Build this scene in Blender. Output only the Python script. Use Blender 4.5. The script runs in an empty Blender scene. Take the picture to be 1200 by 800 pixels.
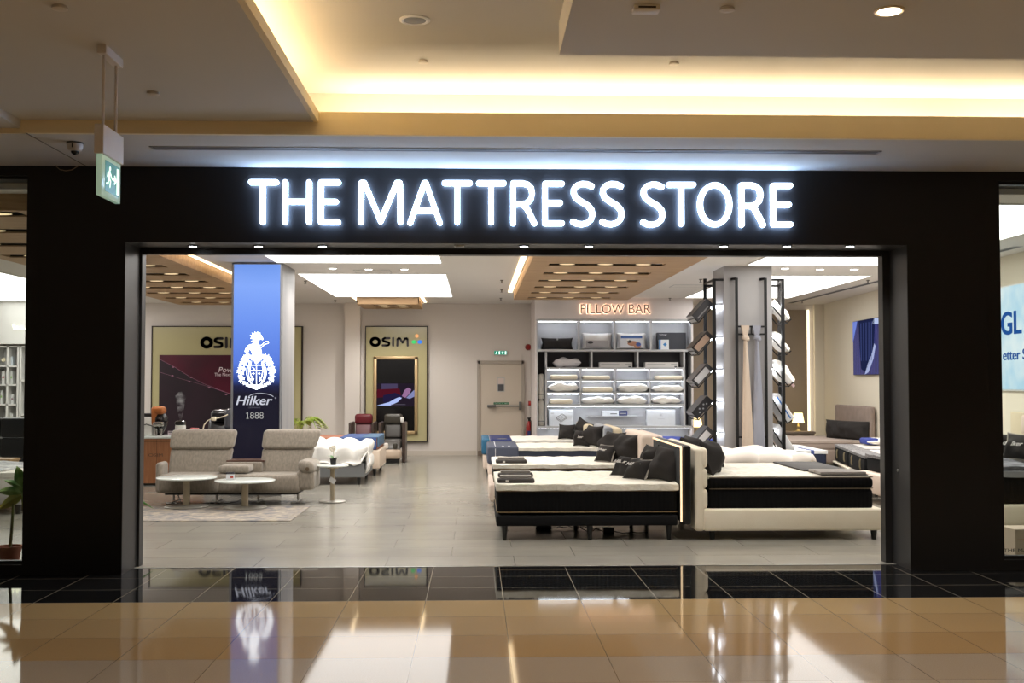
import bpy, bmesh, math, random
from mathutils import Vector, Matrix, Euler
from mathutils import noise as mnoise
random.seed(7)
R = math.radians
PI = math.pi
sc = bpy.context.scene
COL = sc.collection

# ------------------------------------------------------------------ camera (also turns photo pixels into places)
FPX, YAW, PIT, EYE = 1321.0, R(1.82), R(1.995), 1.7
cd = bpy.data.cameras.new('camera'); cam = bpy.data.objects.new('camera', cd); COL.objects.link(cam)
cam.location = (0, 0, EYE); cam.rotation_euler = (PI/2 + PIT, 0, -YAW)
cd.sensor_width = 36; cd.lens = FPX/1200*36; cd.clip_end = 200
sc.camera = cam
_c, _s, _p, _q = math.cos(YAW), math.sin(YAW), math.cos(PIT), math.sin(PIT)
CF = Vector((_s*_p, _c*_p, _q)); CR = Vector((_c, -_s, 0)); CU = Vector((-_s*_q, -_c*_q, _p))
def ray(px, py): return CF + CR*((px-600)/FPX) + CU*((400-py)/FPX)
def P(px, py, Y):
    d = ray(px, py); t = Y/d.y; return Vector((d.x*t, Y, EYE + d.z*t))
def G(px, py, z=0.0):
    d = ray(px, py); t = (z-EYE)/d.z; return Vector((d.x*t, d.y*t, z))

# ------------------------------------------------------------------ materials
def lin(c):
    return tuple(((v/255)/12.92 if v/255 <= .04045 else ((v/255+.055)/1.055)**2.4) for v in c)
MATS = {}
def mat(name, col=(200,200,200), rough=.5, metal=0, bump=None, mottle=None, emit=None, spec=None, coat=0, sheen=0, alpha=None):
    if name in MATS: return MATS[name]
    m = bpy.data.materials.new(name); m.use_nodes = True
    nt = m.node_tree; b = nt.nodes['Principled BSDF']
    b.inputs['Base Color'].default_value = (*lin(col), 1)
    b.inputs['Roughness'].default_value = rough; b.inputs['Metallic'].default_value = metal
    if spec is not None: b.inputs['Specular IOR Level'].default_value = spec
    if coat: b.inputs['Coat Weight'].default_value = coat; b.inputs['Coat Roughness'].default_value = .1
    if sheen: b.inputs['Sheen Weight'].default_value = sheen
    if emit:
        b.inputs['Emission Color'].default_value = (*lin(emit[0]), 1); b.inputs['Emission Strength'].default_value = emit[1]
    tc = nt.nodes.new('ShaderNodeTexCoord')
    if mottle:   # (second colour, scale[, stretch])
        n = nt.nodes.new('ShaderNodeTexNoise'); n.inputs['Scale'].default_value = mottle[1]; n.inputs['Detail'].default_value = 5
        mp = nt.nodes.new('ShaderNodeMapping'); mp.inputs['Scale'].default_value = mottle[2] if len(mottle) > 2 else (1,1,1)
        nt.links.new(tc.outputs['Object'], mp.inputs['Vector']); nt.links.new(mp.outputs[0], n.inputs['Vector'])
        r = nt.nodes.new('ShaderNodeValToRGB'); r.color_ramp.elements[0].position = .35; r.color_ramp.elements[1].position = .65
        r.color_ramp.elements[0].color = (*lin(col), 1); r.color_ramp.elements[1].color = (*lin(mottle[0]), 1)
        nt.links.new(n.outputs['Fac'], r.inputs[0]); nt.links.new(r.outputs[0], b.inputs['Base Color'])
    if bump:     # (kind, scale, strength, distance[, stretch])
        kind, s_, st, di = bump[:4]
        mp = nt.nodes.new('ShaderNodeMapping'); mp.inputs['Scale'].default_value = bump[4] if len(bump) > 4 else (1,1,1)
        nt.links.new(tc.outputs['Object'], mp.inputs['Vector'])
        if kind == 'noise':
            t = nt.nodes.new('ShaderNodeTexNoise'); t.inputs['Scale'].default_value = s_; t.inputs['Detail'].default_value = 4; o = t.outputs['Fac']
        elif kind == 'wave':
            t = nt.nodes.new('ShaderNodeTexWave'); t.inputs['Scale'].default_value = s_; o = t.outputs['Fac']
        else:
            t = nt.nodes.new('ShaderNodeTexVoronoi'); t.inputs['Scale'].default_value = s_; o = t.outputs['Distance']
        nt.links.new(mp.outputs[0], t.inputs['Vector'])
        bp = nt.nodes.new('ShaderNodeBump'); bp.inputs['Strength'].default_value = st; bp.inputs['Distance'].default_value = di
        nt.links.new(o, bp.inputs['Height']); nt.links.new(bp.outputs[0], b.inputs['Normal'])
    MATS[name] = m; return m
def glow(name, col, strength):
    if name in MATS: return MATS[name]
    m = bpy.data.materials.new(name); m.use_nodes = True; nt = m.node_tree; nt.nodes.clear()
    e = nt.nodes.new('ShaderNodeEmission'); e.inputs[0].default_value = (*lin(col), 1); e.inputs[1].default_value = strength
    o = nt.nodes.new('ShaderNodeOutputMaterial'); nt.links.new(e.outputs[0], o.inputs[0]); MATS[name] = m; return m

def glass_mat(name, tint=(255,255,255), refl=1.0):
    m = bpy.data.materials.new(name); m.use_nodes = True; nt = m.node_tree; nt.nodes.clear()
    tr = nt.nodes.new('ShaderNodeBsdfTransparent'); tr.inputs[0].default_value = (*lin(tint), 1)
    gl = nt.nodes.new('ShaderNodeBsdfGlossy'); gl.inputs['Roughness'].default_value = .02
    fr = nt.nodes.new('ShaderNodeFresnel'); fr.inputs[0].default_value = 1.45
    mu = nt.nodes.new('ShaderNodeMath'); mu.operation = 'MULTIPLY'; mu.inputs[1].default_value = refl
    mx = nt.nodes.new('ShaderNodeMixShader'); o = nt.nodes.new('ShaderNodeOutputMaterial')
    nt.links.new(fr.outputs[0], mu.inputs[0]); nt.links.new(mu.outputs[0], mx.inputs[0])
    nt.links.new(tr.outputs[0], mx.inputs[1]); nt.links.new(gl.outputs[0], mx.inputs[2]); nt.links.new(mx.outputs[0], o.inputs[0])
    MATS[name] = m; return m
GLASS = glass_mat('window_glass', (250,253,250), .8)

class NT:
    """small helper for tile materials"""
    def __init__(s, name):
        s.m = bpy.data.materials.new(name); s.m.use_nodes = True; s.nt = s.m.node_tree; s.b = s.nt.nodes['Principled BSDF']; MATS[name] = s.m
    def math(s, op, a, b=None, c=None):
        n = s.nt.nodes.new('ShaderNodeMath'); n.operation = op
        for i, v in enumerate((a, b, c)):
            if v is None: continue
            if isinstance(v, (int, float)): n.inputs[i].default_value = v
            else: s.nt.links.new(v, n.inputs[i])
        return n.outputs[0]
    def mix(s, f, a, b):
        n = s.nt.nodes.new('ShaderNodeMix'); n.data_type = 'RGBA'
        for v, k in ((f, 0), (a, 6), (b, 7)):
            if isinstance(v, tuple): n.inputs[k].default_value = (*v, 1)
            elif isinstance(v, (int, float)): n.inputs[k].default_value = v
            else: s.nt.links.new(v, n.inputs[k])
        return n.outputs[2]
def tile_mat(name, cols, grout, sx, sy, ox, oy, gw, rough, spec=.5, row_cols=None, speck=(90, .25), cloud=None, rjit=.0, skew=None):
    t = NT(name); nt = t.nt
    tc = nt.nodes.new('ShaderNodeTexCoord'); sp = nt.nodes.new('ShaderNodeSeparateXYZ'); nt.links.new(tc.outputs['Object'], sp.inputs[0])
    u = t.math('DIVIDE', t.math('SUBTRACT', sp.outputs[0], ox), sx); v = t.math('DIVIDE', t.math('SUBTRACT', sp.outputs[1], oy), sy)
    if skew: u = t.math('ADD', u, t.math('MULTIPLY', t.math('FLOOR', v), skew))
    fu, fv = t.math('FLOOR', u), t.math('FLOOR', v)
    gu = t.math('LESS_THAN', t.math('FRACT', u), gw/sx); gv = t.math('LESS_THAN', t.math('FRACT', v), gw/sy)
    g = t.math('MAXIMUM', gu, gv)
    cb = nt.nodes.new('ShaderNodeCombineXYZ'); nt.links.new(fu, cb.inputs[0]); nt.links.new(fv, cb.inputs[1])
    wn = nt.nodes.new('ShaderNodeTexWhiteNoise'); nt.links.new(cb.outputs[0], wn.inputs['Vector'])
    base = t.mix(wn.outputs['Value'], lin(cols[0]), lin(cols[1]))
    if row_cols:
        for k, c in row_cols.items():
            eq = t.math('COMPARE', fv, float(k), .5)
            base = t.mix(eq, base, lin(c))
    ns = nt.nodes.new('ShaderNodeTexNoise'); ns.inputs['Scale'].default_value = speck[0]; ns.inputs['Detail'].default_value = 3
    nt.links.new(tc.outputs['Object'], ns.inputs['Vector'])
    dark = t.mix(1.0, (0,0,0), base)
    f = t.math('MULTIPLY', t.math('SUBTRACT', ns.outputs['Fac'], .35), speck[1]*2)
    fc = nt.nodes.new('ShaderNodeClamp'); nt.links.new(f, fc.inputs[0])
    base = t.mix(fc.outputs[0], base, tuple(v*.55 for v in lin(cols[0])))
    if cloud:
        n2 = nt.nodes.new('ShaderNodeTexNoise'); n2.inputs['Scale'].default_value = cloud[1]; n2.inputs['Detail'].default_value = 6; n2.inputs['Roughness'].default_value = .6
        mp = nt.nodes.new('ShaderNodeMapping'); mp.inputs['Scale'].default_value = (1, 2.2, 1); nt.links.new(tc.outputs['Object'], mp.inputs[0]); nt.links.new(mp.outputs[0], n2.inputs['Vector'])
        rr = nt.nodes.new('ShaderNodeMapRange'); rr.inputs[1].default_value = .38; rr.inputs[2].default_value = .64; nt.links.new(n2.outputs['Fac'], rr.inputs[0])
        base = t.mix(t.math('MULTIPLY', rr.outputs[0], cloud[2]), base, lin(cloud[0]))
    base = t.mix(g, base, lin(grout))
    nt.links.new(base, t.b.inputs['Base Color'])
    t.b.inputs['Roughness'].default_value = rough; t.b.inputs['Specular IOR Level'].default_value = spec
    return t.m

# ------------------------------------------------------------------ mesh builder
class B:
    def __init__(s): s.bm = bmesh.new()
    def quad(s, pts, mi=0):
        f = s.bm.faces.new([s.bm.verts.new(p) for p in pts]); f.material_index = mi; return s
    def box(s, x0, x1, y0, y1, z0, z1, mi=0, M=None):
        vs = [Vector((x, y, z)) for z in (z0, z1) for y in (y0, y1) for x in (x0, x1)]
        if M: vs = [M @ v for v in vs]
        v = [s.bm.verts.new(p) for p in vs]
        for f in ((0,2,3,1), (4,5,7,6), (0,1,5,4), (2,6,7,3), (0,4,6,2), (1,3,7,5)):
            q = s.bm.faces.new([v[i] for i in f]); q.material_index = mi
        return s
    def rbox(s, x0, x1, y0, y1, z0, z1, r=.02, seg=3, M=None, warp=None, mi=0, sub=0):
        t = bmesh.new(); bmesh.ops.create_cube(t, size=1)
        for v in t.verts: v.co = Vector(((x0+x1)/2 + v.co.x*(x1-x0), (y0+y1)/2 + v.co.y*(y1-y0), (z0+z1)/2 + v.co.z*(z1-z0)))
        if sub: bmesh.ops.subdivide_edges(t, edges=t.edges[:], cuts=sub, use_grid_fill=True)
        if r:
            ed = [e for e in t.edges if len(e.link_faces) == 2 and e.calc_face_angle(0) > .5]
            bmesh.ops.bevel(t, geom=ed, offset=r, segments=seg, profile=.5, affect='EDGES', clamp_overlap=True)
        for v in t.verts:
            if warp: v.co = warp(v.co.copy())
            if M: v.co = M @ v.co
        for f in t.faces: f.material_index = mi
        return s.merge(t)
    def merge(s, t):
        me = bpy.data.meshes.new('tmp'); t.to_mesh(me); t.free(); s.bm.from_mesh(me); bpy.data.meshes.remove(me); return s
    def mesh(s, me, M=None, mi=None):
        n0 = len(s.bm.verts); f0 = len(s.bm.faces); s.bm.from_mesh(me); s.bm.verts.ensure_lookup_table(); s.bm.faces.ensure_lookup_table()
        if M:
            for v in s.bm.verts[n0:]: v.co = M @ v.co
        if mi is not None:
            for f in s.bm.faces[f0:]: f.material_index = mi
        return s
    def loft(s, rings, cap=True, closed=True, mi=0):
        rs = [[s.bm.verts.new(p) for p in r] for r in rings]; n = len(rs[0])
        for a, b in zip(rs, rs[1:]):
            for i in range(n if closed else n-1):
                j = (i+1) % n
                try: f = s.bm.faces.new((a[i], a[j], b[j], b[i])); f.material_index = mi
                except ValueError: pass
        if cap and closed:
            f = s.bm.faces.new(rs[0][::-1]); f.material_index = mi; f = s.bm.faces.new(rs[-1]); f.material_index = mi
        return s
    def lathe(s, prof, c=(0,0,0), seg=24, cap=True, mi=0, M=None):
        rings = []
        for r, z in prof:
            ring = [Vector((c[0]+r*math.cos(2*PI*i/seg), c[1]+r*math.sin(2*PI*i/seg), c[2]+z)) for i in range(seg)]
            rings.append([M @ p for p in ring] if M else ring)
        return s.loft(rings, cap, True, mi)
    def tube(s, pts, r, seg=8, mi=0):
        pts = [Vector(p) for p in pts]; rings = []
        rr = r if isinstance(r, (list, tuple)) else [r]*len(pts)
        up = None
        for i, p in enumerate(pts):
            d = (pts[min(i+1, len(pts)-1)] - pts[max(i-1, 0)]).normalized()
            if up is None: up = Vector((0,0,1)) if abs(d.z) < .9 else Vector((1,0,0))
            a = d.cross(up).normalized(); b = a.cross(d).normalized(); up = b
            rings.append([p + a*(rr[i]*math.cos(2*PI*k/seg)) + b*(rr[i]*math.sin(2*PI*k/seg)) for k in range(seg)])
        return s.loft(rings, True, True, mi)
    def bar(s, p, q, w, h=None, mi=0):
        """square bar from p to q"""
        p, q = Vector(p), Vector(q); d = (q-p); L = d.length
        M = Matrix.Translation(p) @ d.to_track_quat('Z', 'Y').to_matrix().to_4x4(); h = h or w
        return s.box(-w/2, w/2, -h/2, h/2, 0, L, mi, M)
    def prism(s, pts, y0, y1, mi=0, M=None):
        """outline in X,Z pushed from y0 to y1"""
        f = lambda p, y: (M @ Vector((p[0], y, p[1])) if M else Vector((p[0], y, p[1])))
        a = [s.bm.verts.new(f(p, y0)) for p in pts]; b = [s.bm.verts.new(f(p, y1)) for p in pts]; n = len(pts)
        for fc in (a, b[::-1]):
            q = s.bm.faces.new(fc); q.material_index = mi
        for i in range(n):
            j = (i+1) % n; q = s.bm.faces.new((a[j], a[i], b[i], b[j])); q.material_index = mi
        return s
    def ribbon(s, pts, w, y0, y1, mi=0, M=None):
        """stroke with round ends and joints along an X,Z polyline"""
        for a, b in zip(pts, pts[1:]):
            a, b = Vector(a), Vector(b); d = b-a; th = math.atan2(d.y, d.x); o = []
            for k in range(9): o.append((b.x + w/2*math.cos(th-PI/2+PI*k/8), b.y + w/2*math.sin(th-PI/2+PI*k/8)))
            for k in range(9): o.append((a.x + w/2*math.cos(th+PI/2+PI*k/8), a.y + w/2*math.sin(th+PI/2+PI*k/8)))
            s.prism(o, y0, y1, mi, M)
        return s
    def ball(s, c, r, sc_=(1,1,1), seg=16, M=None, mi=0):
        t = bmesh.new(); bmesh.ops.create_uvsphere(t, u_segments=seg, v_segments=max(6, seg//2), radius=r)
        for v in t.verts:
            v.co = Vector((v.co.x*sc_[0], v.co.y*sc_[1], v.co.z*sc_[2])) + Vector(c)
            if M: v.co = M @ v.co
        for f in t.faces: f.material_index = mi
        return s.merge(t)
    def sheet(s, fn, nu, nv, thick=0, mi=0):
        g = [[fn(i/nu, j/nv) for j in range(nv+1)] for i in range(nu+1)]
        v = [[s.bm.verts.new(p) for p in row] for row in g]; fs = []
        for i in range(nu):
            for j in range(nv):
                f = s.bm.faces.new((v[i][j], v[i+1][j], v[i+1][j+1], v[i][j+1])); f.material_index = mi; fs.append(f)
        return s
    def build(s, name, m, parent=None, loc=(0,0,0), rot=(0,0,0), smooth=True, ang=35):
        bmesh.ops.recalc_face_normals(s.bm, faces=s.bm.faces[:])
        me = bpy.data.meshes.new(name); s.bm.to_mesh(me); s.bm.free()
        for q in (m if isinstance(m, (list, tuple)) else [m]): me.materials.append(q)
        if smooth:
            me.polygons.foreach_set('use_smooth', [True]*len(me.polygons)); me.set_sharp_from_angle(angle=R(ang))
        o = bpy.data.objects.new(name, me); COL.objects.link(o); o.location = loc; o.rotation_euler = rot
        if parent: o.parent = parent
        return o

def thicken(o, t):
    m = o.modifiers.new('thickness', 'SOLIDIFY'); m.thickness = t; m.offset = -1; return o
def tag(o, label, cat, group=None, kind=None):
    o['label'] = label; o['category'] = cat
    if group: o['group'] = group
    if kind: o['kind'] = kind
    return o
def thing(name, label, cat, loc=(0,0,0), rz=0, group=None, rot=None):
    o = bpy.data.objects.new(name, None); COL.objects.link(o); o.empty_display_size = .1
    o.location = loc; o.rotation_euler = rot if rot else (0,0,rz); return tag(o, label, cat, group)
def struct(o):
    o['kind'] = 'structure'; return o
def copy_tree(o, parent=None):
    c = o.copy(); COL.objects.link(c)
    if parent: c.parent = parent
    for ch in [q for q in COL.objects if q.parent == o]: copy_tree(ch, c)
    return c
def dup(o, loc, label, rot=None, group=None, scale=None):
    c = copy_tree(o); c.location = loc; c['label'] = label
    if rot is not None: c.rotation_euler = rot
    if group: c['group'] = group
    if scale: c.scale = scale
    return c

def text_mesh(body, width=None, height=None, extrude=.01, offset=0, shear=0, align='LEFT', space=1.0):
    cu = bpy.data.curves.new('t', 'FONT'); cu.body = body; cu.extrude = .5; cu.offset = offset; cu.shear = shear; cu.space_character = space; cu.resolution_u = 4
    o = bpy.data.objects.new('t', cu); COL.objects.link(o)
    dg = bpy.context.evaluated_depsgraph_get(); me = bpy.data.meshes.new_from_object(o.evaluated_get(dg))
    bpy.data.objects.remove(o); bpy.data.curves.remove(cu)
    xs = [v.co.x for v in me.vertices]; ys = [v.co.y for v in me.vertices]
    x0, x1, y0, y1 = min(xs), max(xs), min(ys), max(ys)
    kx = width/(x1-x0) if width else height/(y1-y0); ky = height/(y1-y0) if height else kx
    for v in me.vertices:
        x, y, z = v.co; v.co = ((x-x0)*kx, -z*2*extrude if False else (-.5-z)*extrude, (y-y0)*ky)   # stands in X,Z; front at y=-extrude
    return me
def write(name, body, m, parent, x, y, z, width=None, height=None, extrude=.01, offset=0, shear=0, rz=0, space=1.0, label=None):
    """lettering whose lower left corner is at x,y,z and which faces -Y (before rz)"""
    me = text_mesh(body, width, height, extrude, offset, shear, space=space); me.name = name; me.materials.append(m)
    o = bpy.data.objects.new(name, me); COL.objects.link(o); o.location = (x, y, z); o.rotation_euler = (0,0,rz)
    if parent: o.parent = parent
    if label: o['label'] = label
    return o
def write_letters(name, body, m, parent, x, y, z, width, height, extrude=.01, offset=0, space=1.0):
    """the same, split into one mesh per letter"""
    me = text_mesh(body, width, height, extrude, offset, 0, space=space)
    bm = bmesh.new(); bm.from_mesh(me); bmesh.ops.remove_doubles(bm, verts=bm.verts[:], dist=1e-6)
    left = set(bm.verts); out = []
    while left:
        st = [left.pop()]; isl = {st[0]}
        while st:
            v = st.pop()
            for e in v.link_edges:
                w = e.other_vert(v)
                if w in left: left.discard(w); isl.add(w); st.append(w)
        out.append(isl)
    for isl in out:
        b = B(); mp = {v: b.bm.verts.new(v.co) for v in isl}
        for f in bm.faces:
            if f.verts[0] in isl:
                try: b.bm.faces.new([mp[v] for v in f.verts])
                except ValueError: pass
        b.build(name, m, parent, (x, y, z), smooth=False)
    bm.free()

def pillow_mesh(W, H, T, plump=.42, pinch=.06, seed=0, n=16, wr=.012, base=0, po=2.4):
    """cushion standing on its edge: width X, height Z, thickness Y, bottom at z=base"""
    b = B()
    for side in (-1, 1):
        def fn(a, c, side=side):
            u, v = a*2-1, c*2-1
            x = W/2*u*(1-pinch*(1-v*v)); z = H/2*v*(1-pinch*(1-u*u))
            t = max(0, (1-abs(u)**po)*(1-abs(v)**po))**plump
            w = mnoise.noise(Vector((x*6+seed, z*6, side*3+seed)))*wr*t*4
            return Vector((x, side*(T/2*t+w) , z+H/2+base))
        b.sheet(fn, n, n)
    bmesh.ops.remove_doubles(b.bm, verts=b.bm.verts[:], dist=.0015)
    return b
# ------------------------------------------------------------------ shared materials
M_CEIL = mat('mall_ceiling_paint', (206,202,194), .8)
M_CREAM = mat('cream_paint', (246,228,186), .7)
M_SHOPC = mat('shop_ceiling_paint', (222,217,212), .8)
M_WALL = mat('shop_wall_paint', (220,212,205), .75, bump=('noise', 60, .05, .002))
M_BLACK = mat('facade_black_panel', (31,28,27), .42, bump=('noise', 200, .04, .001), spec=.35)
M_BLACKIN = mat('facade_black_reveal', (44,43,43), .4, spec=.4)
M_STEEL = mat('brushed_steel', (190,188,184), .35, 1)
M_WHITEP = mat('white_plastic', (228,226,220), .4)
M_DARK = mat('black_plastic', (16,16,17), .35)
M_LAMPW = glow('downlight_lens', (255,250,240), 14)
M_SIGNW = glow('sign_acrylic_lit', (206,228,255), 7); M_SIGNS = glow('sign_edge_added_glow', (168,204,255), 32)  # second glow: letter sides and backs, added to brighten soffit and facade
M_WOODC = mat('oak_ceiling_board', (186,152,112), .55, mottle=((168,132,92), 2.2, (1, 9, 9)))
M_GLOWW = glow('warm_cove_led', (255,232,196), 40)
FY = 10.05          # facade plane
CH = 3.46           # shop ceiling height
YB = 25.8           # shop back wall
def rx(y): return 7.45 + (y-15)*.051      # right wall runs slightly outward

# ------------------------------------------------------------------ floors
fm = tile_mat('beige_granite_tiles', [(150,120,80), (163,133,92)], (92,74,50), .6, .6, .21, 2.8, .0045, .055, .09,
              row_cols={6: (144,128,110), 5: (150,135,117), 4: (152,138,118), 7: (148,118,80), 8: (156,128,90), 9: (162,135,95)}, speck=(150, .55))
fb = tile_mat('black_granite_tiles', [(20,20,21), (28,28,28)], (150,140,122), .6, .535, .21, 8.8, .006, .035, .5, speck=(120, .3), skew=.0)
fs = tile_mat('grey_stone_tiles', [(148,144,135), (140,136,127)], (126,122,114), 1.2, .6, .36, 10.4, .006, .2, .5, cloud=((164,160,148), .8, .55), speck=(40, .08), skew=.5)
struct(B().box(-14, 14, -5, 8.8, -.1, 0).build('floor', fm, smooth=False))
struct(B().box(-14, 14, 8.8, 10.4, -.1, 0).build('floor', fb, smooth=False))
struct(B().box(-14, 14, 10.4, YB+1.4, -.1, 0).build('floor', fs, smooth=False))
struct(B().box(-3.1, 3.9, 10.385, 10.405, 0, .003).build('trim_1', M_STEEL, smooth=False))

# ------------------------------------------------------------------ mall ceiling
struct(B().box(-14, 14, 8.742, FY+.6, 3.6, 3.62).build('ceiling', M_CEIL, smooth=False))                       # soffit in front of the shop
struct(B().box(-1.9, 14, -5, 9.2, 4.05, 4.09).build('ceiling', M_CEIL, smooth=False))                        # raised coffer
lp = B().box(-3.495, -1.26, -5, 8.7, 3.70, 3.72).box(-14, -3.505, -5, 8.72, 3.64, 3.66).box(-3.505, -3.495, -5, 8.7, 3.641, 3.72)
struct(lp.build('ceiling', M_CEIL, smooth=False))
struct(B().box(.54, 14, -5, 7.3, 3.83, 4.05).build('ceiling', M_CEIL, smooth=False))                         # dropped raft on the right
struct(B().box(-3.505, -1.22, 8.7, 8.742, 3.6, 3.70).box(-14, -3.46, 8.722, 8.742, 3.6, 3.645).box(-1.22, 14, 8.7, 8.742, 3.6, 3.78).build('trim_2', M_CREAM, smooth=False))
struct(B().box(-1.26, -1.22, -5, 8.7, 3.70, 3.78).build('trim_3', M_CREAM, smooth=False))
struct(B().box(-1.9, -1.86, -5, 9.2, 3.722, 4.049).box(-1.86, -1.26, -5, 8.7, 3.722, 3.73).build('trim_4', M_CREAM, smooth=False))
struct(B().box(-1.9, 14, 9.2, 9.24, 3.622, 4.049).build('trim_5', M_CEIL, smooth=False))
led = thing('cove_light', 'warm light strip hidden in the cove in front of the shop sign', 'light', (0, 9.08, 3.66))
for a, c in ((-1.2, 3.82), (3.92, 9.5)):
    B().box(a, c, -.02, .02, 0, .02).build('light_strip', M_GLOWW, led, smooth=False)
led = thing('cove_light', 'warm light strip hidden in the cove running away from the shopfront', 'light', (-1.62, 0, 3.76))
B().box(-.02, .02, -4.5, 8.6, 0, .02).build('light_strip', M_GLOWW, led, smooth=False)
struct(B().box(-14, 14, -5.2, -5, 0, 4.1).build('wall_rear', mat('mall_far_wall', (120,108,92), .7), smooth=False))

# slot diffuser in the soffit
a, c = G(180, 175, 3.6), G(1034, 176.5, 3.6)
t = thing('slot_diffuser', 'long thin air slot in the ceiling above the shop sign', 'vent', ((a.x+c.x)/2, (a.y+c.y)/2, 3.6)); h = (c.x-a.x)/2
B().box(-h, h, -.06, -.045, -.006, 0).box(-h, h, .045, .06, -.006, 0).box(-h, -h+.02, -.06, .06, -.006, 0).box(h-.02, h, -.06, .06, -.006, 0).build('frame', mat('diffuser_frame', (170,170,172), .5), t, smooth=False)
B().box(-h, h, -.045, .045, -.003, -.0005).build('slot', mat('diffuser_dark', (60,62,66), .6), t, smooth=False)
B().box(-h, h, -.008, .008, -.006, 0).build('slat', mat('diffuser_frame'), t, smooth=False)

def downlight(x, y, z, r, label, cat='ceiling light', group=None, lit=True, lens=None, name='downlight', rim=None):
    t = thing(name, label, cat, (x, y, z), 0, group)
    B().lathe([(r, 0), (r*1.02, -.006), (r*.93, -.012), (r*.78, -.008), (r*.74, .0)], seg=24, cap=False).build('rim', rim or M_WHITEP, t)
    B().lathe([(r*.74, -.004), (r*.7, -.013), (r*.4, -.018), (.001, -.019)], seg=24).build('lens', (lens or M_LAMPW) if lit else mat('unlit_lens', (120,120,122), .4), t)
    return t
p = G(1042, 12, 3.83)
downlight(p.x, p.y, p.z, .085, 'lit round downlight in the dropped ceiling at the upper right', lens=glow('mall_lamp_lens', (255,236,205), 22), rim=mat('warm_rim', (240,222,190), .4))
for i, (x, y) in enumerate(((2.37, 3.4), (2.37, .6), (5.4, 6.48), (5.4, 3.4), (-.2, 3.0), (-.2, .2), (-3.0, 4.2), (-3.0, 1.2), (-5.8, 4.2), (8, 5))):
    z = 3.83 if x > .54 else (4.05 if x > -1.2 else (3.70 if x > -3.5 else 3.64))
    t = downlight(x, y, z, .085, 'round mall downlight out of the frame behind the photographer', lens=MATS['mall_lamp_lens'], group='mall downlights out of view', rim=MATS['warm_rim'])
def spot(name, x, y, z, power, size, col, r=.05, blend=.6, label='', aim=None):
    l = bpy.data.lights.new(name, 'SPOT'); l.energy = power; l.spot_size = R(size); l.color = col; l.shadow_soft_size = r; l.spot_blend = blend
    o = bpy.data.objects.new(name, l); COL.objects.link(o); o.location = (x, y, z)
    if aim: o.rotation_euler = (Vector(aim)-Vector((x,y,z))).to_track_quat('-Z', 'Y').to_euler()
    return o
WARM = (1, .93, .83)
for x, y in ((2.37, 6.48), (2.37, 3.4), (-.2, 3.0), (-3.0, 4.2), (5.4, 6.48), (-5.8, 4.2), (8, 5)):
    z = 3.80 if x > .54 else (4.02 if x > -1.2 else (3.66 if x > -3.5 else 3.60))
    spot('downlight_beam', x, y, z, 215, 120, WARM, .07)

# speaker, smoke heads, detector box
p = G(486, 23, 4.05)
t = thing('ceiling_speaker', 'round grey ceiling speaker with a white rim in the raised ceiling', 'speaker', p)
B().lathe([(.10, 0), (.102, -.006), (.085, -.012), (.072, -.006)], seg=28, cap=False).build('rim', mat('speaker_rim', (235,235,238), .4), t)
B().lathe([(.073, -.007), (.03, -.010), (.001, -.011)], seg=28).build('grille', mat('speaker_grille', (120,122,126), .5, .3, bump=('voronoi', 260, .6, .003)), t)
for (px, py, z, lab) in ((496, 71, 4.05, 'small round smoke detector in the raised ceiling below the round speaker'), (790, 73, 4.05, 'small round smoke detector in the raised ceiling beneath the dropped raft'),
                       (180, 108, 3.70, 'small flat sprinkler cap in the left ceiling, right of the hanging exit sign'), (70, 7, 3.70, 'small flat sprinkler cap in the left ceiling at the top corner'), (852, 9, 3.83, 'small flat sprinkler cap in the dropped raft at the top')):
    p = G(px, py, z); r = .036 if z > 4 else .042
    o = B().lathe([(r*.8, .006), (r, -.008), (r, -.018), (r*.5, -.022), (.001, -.023)], seg=20).build('smoke_detector' if z > 4 else 'ceiling_sprinkler', mat('detector_white', (215,208,198), .5), loc=p)
    tag(o, lab, 'smoke detector' if z > 4 else 'sprinkler', 'mall ceiling fittings')
p = G(757, 8, 3.83)
t = thing('detector_box', 'small white rectangular box on the dropped ceiling at the top', 'detector', p)
B().rbox(-.075, .075, -.05, .05, -.03, 0, .006, 2).build('case', mat('detector_white'), t)
B().box(-.05, .05, -.052, -.0495, -.022, -.012).build('vent_slot', M_DARK, t, smooth=False)

# security camera
p = G(88, 167, 3.6)
t = thing('security_camera', 'white dome security camera with a dark lens under the left ceiling', 'security camera', p)
B().lathe([(.066, 0), (.066, -.012)], seg=28).build('mount', M_DARK, t)
B().lathe([(.062, -.012), (.06, -.04), (.05, -.065), (.034, -.07)], seg=28).build('housing', mat('camera_white', (200,192,182), .4), t)
B().ball((0, 0, -.066), .033, (1, 1, 1), 20).build('dome', mat('camera_dome', (12,12,14), .08), t)
B().box(-.004, .004, -.066, -.058, -.05, -.02).build('seam', M_DARK, t, smooth=False)

# loose cable by the facade and seam in the soffit
pts = [P(65, 190.5, FY-.03), P(66, 195, FY-.04), P(70, 198.5, FY-.05), P(77, 200, FY-.05), P(84, 199, FY-.05), P(90, 195.5, FY-.04), P(95, 191.5, FY-.02)]
tag(B().tube(pts, .004, 6).build('hanging_cable', mat('cable_beige', (150,130,105), .6)), 'loose thin cable looping below the ceiling at the top of the black facade', 'cable')
a, c = G(33, 157, 3.6), G(98, 191, 3.6)
struct(B().box(a.x-.004, a.x+.004, 8.7, FY, 3.597, 3.6).build('trim_6', mat('seam_dark', (90,80,68), .7), smooth=False))

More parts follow.
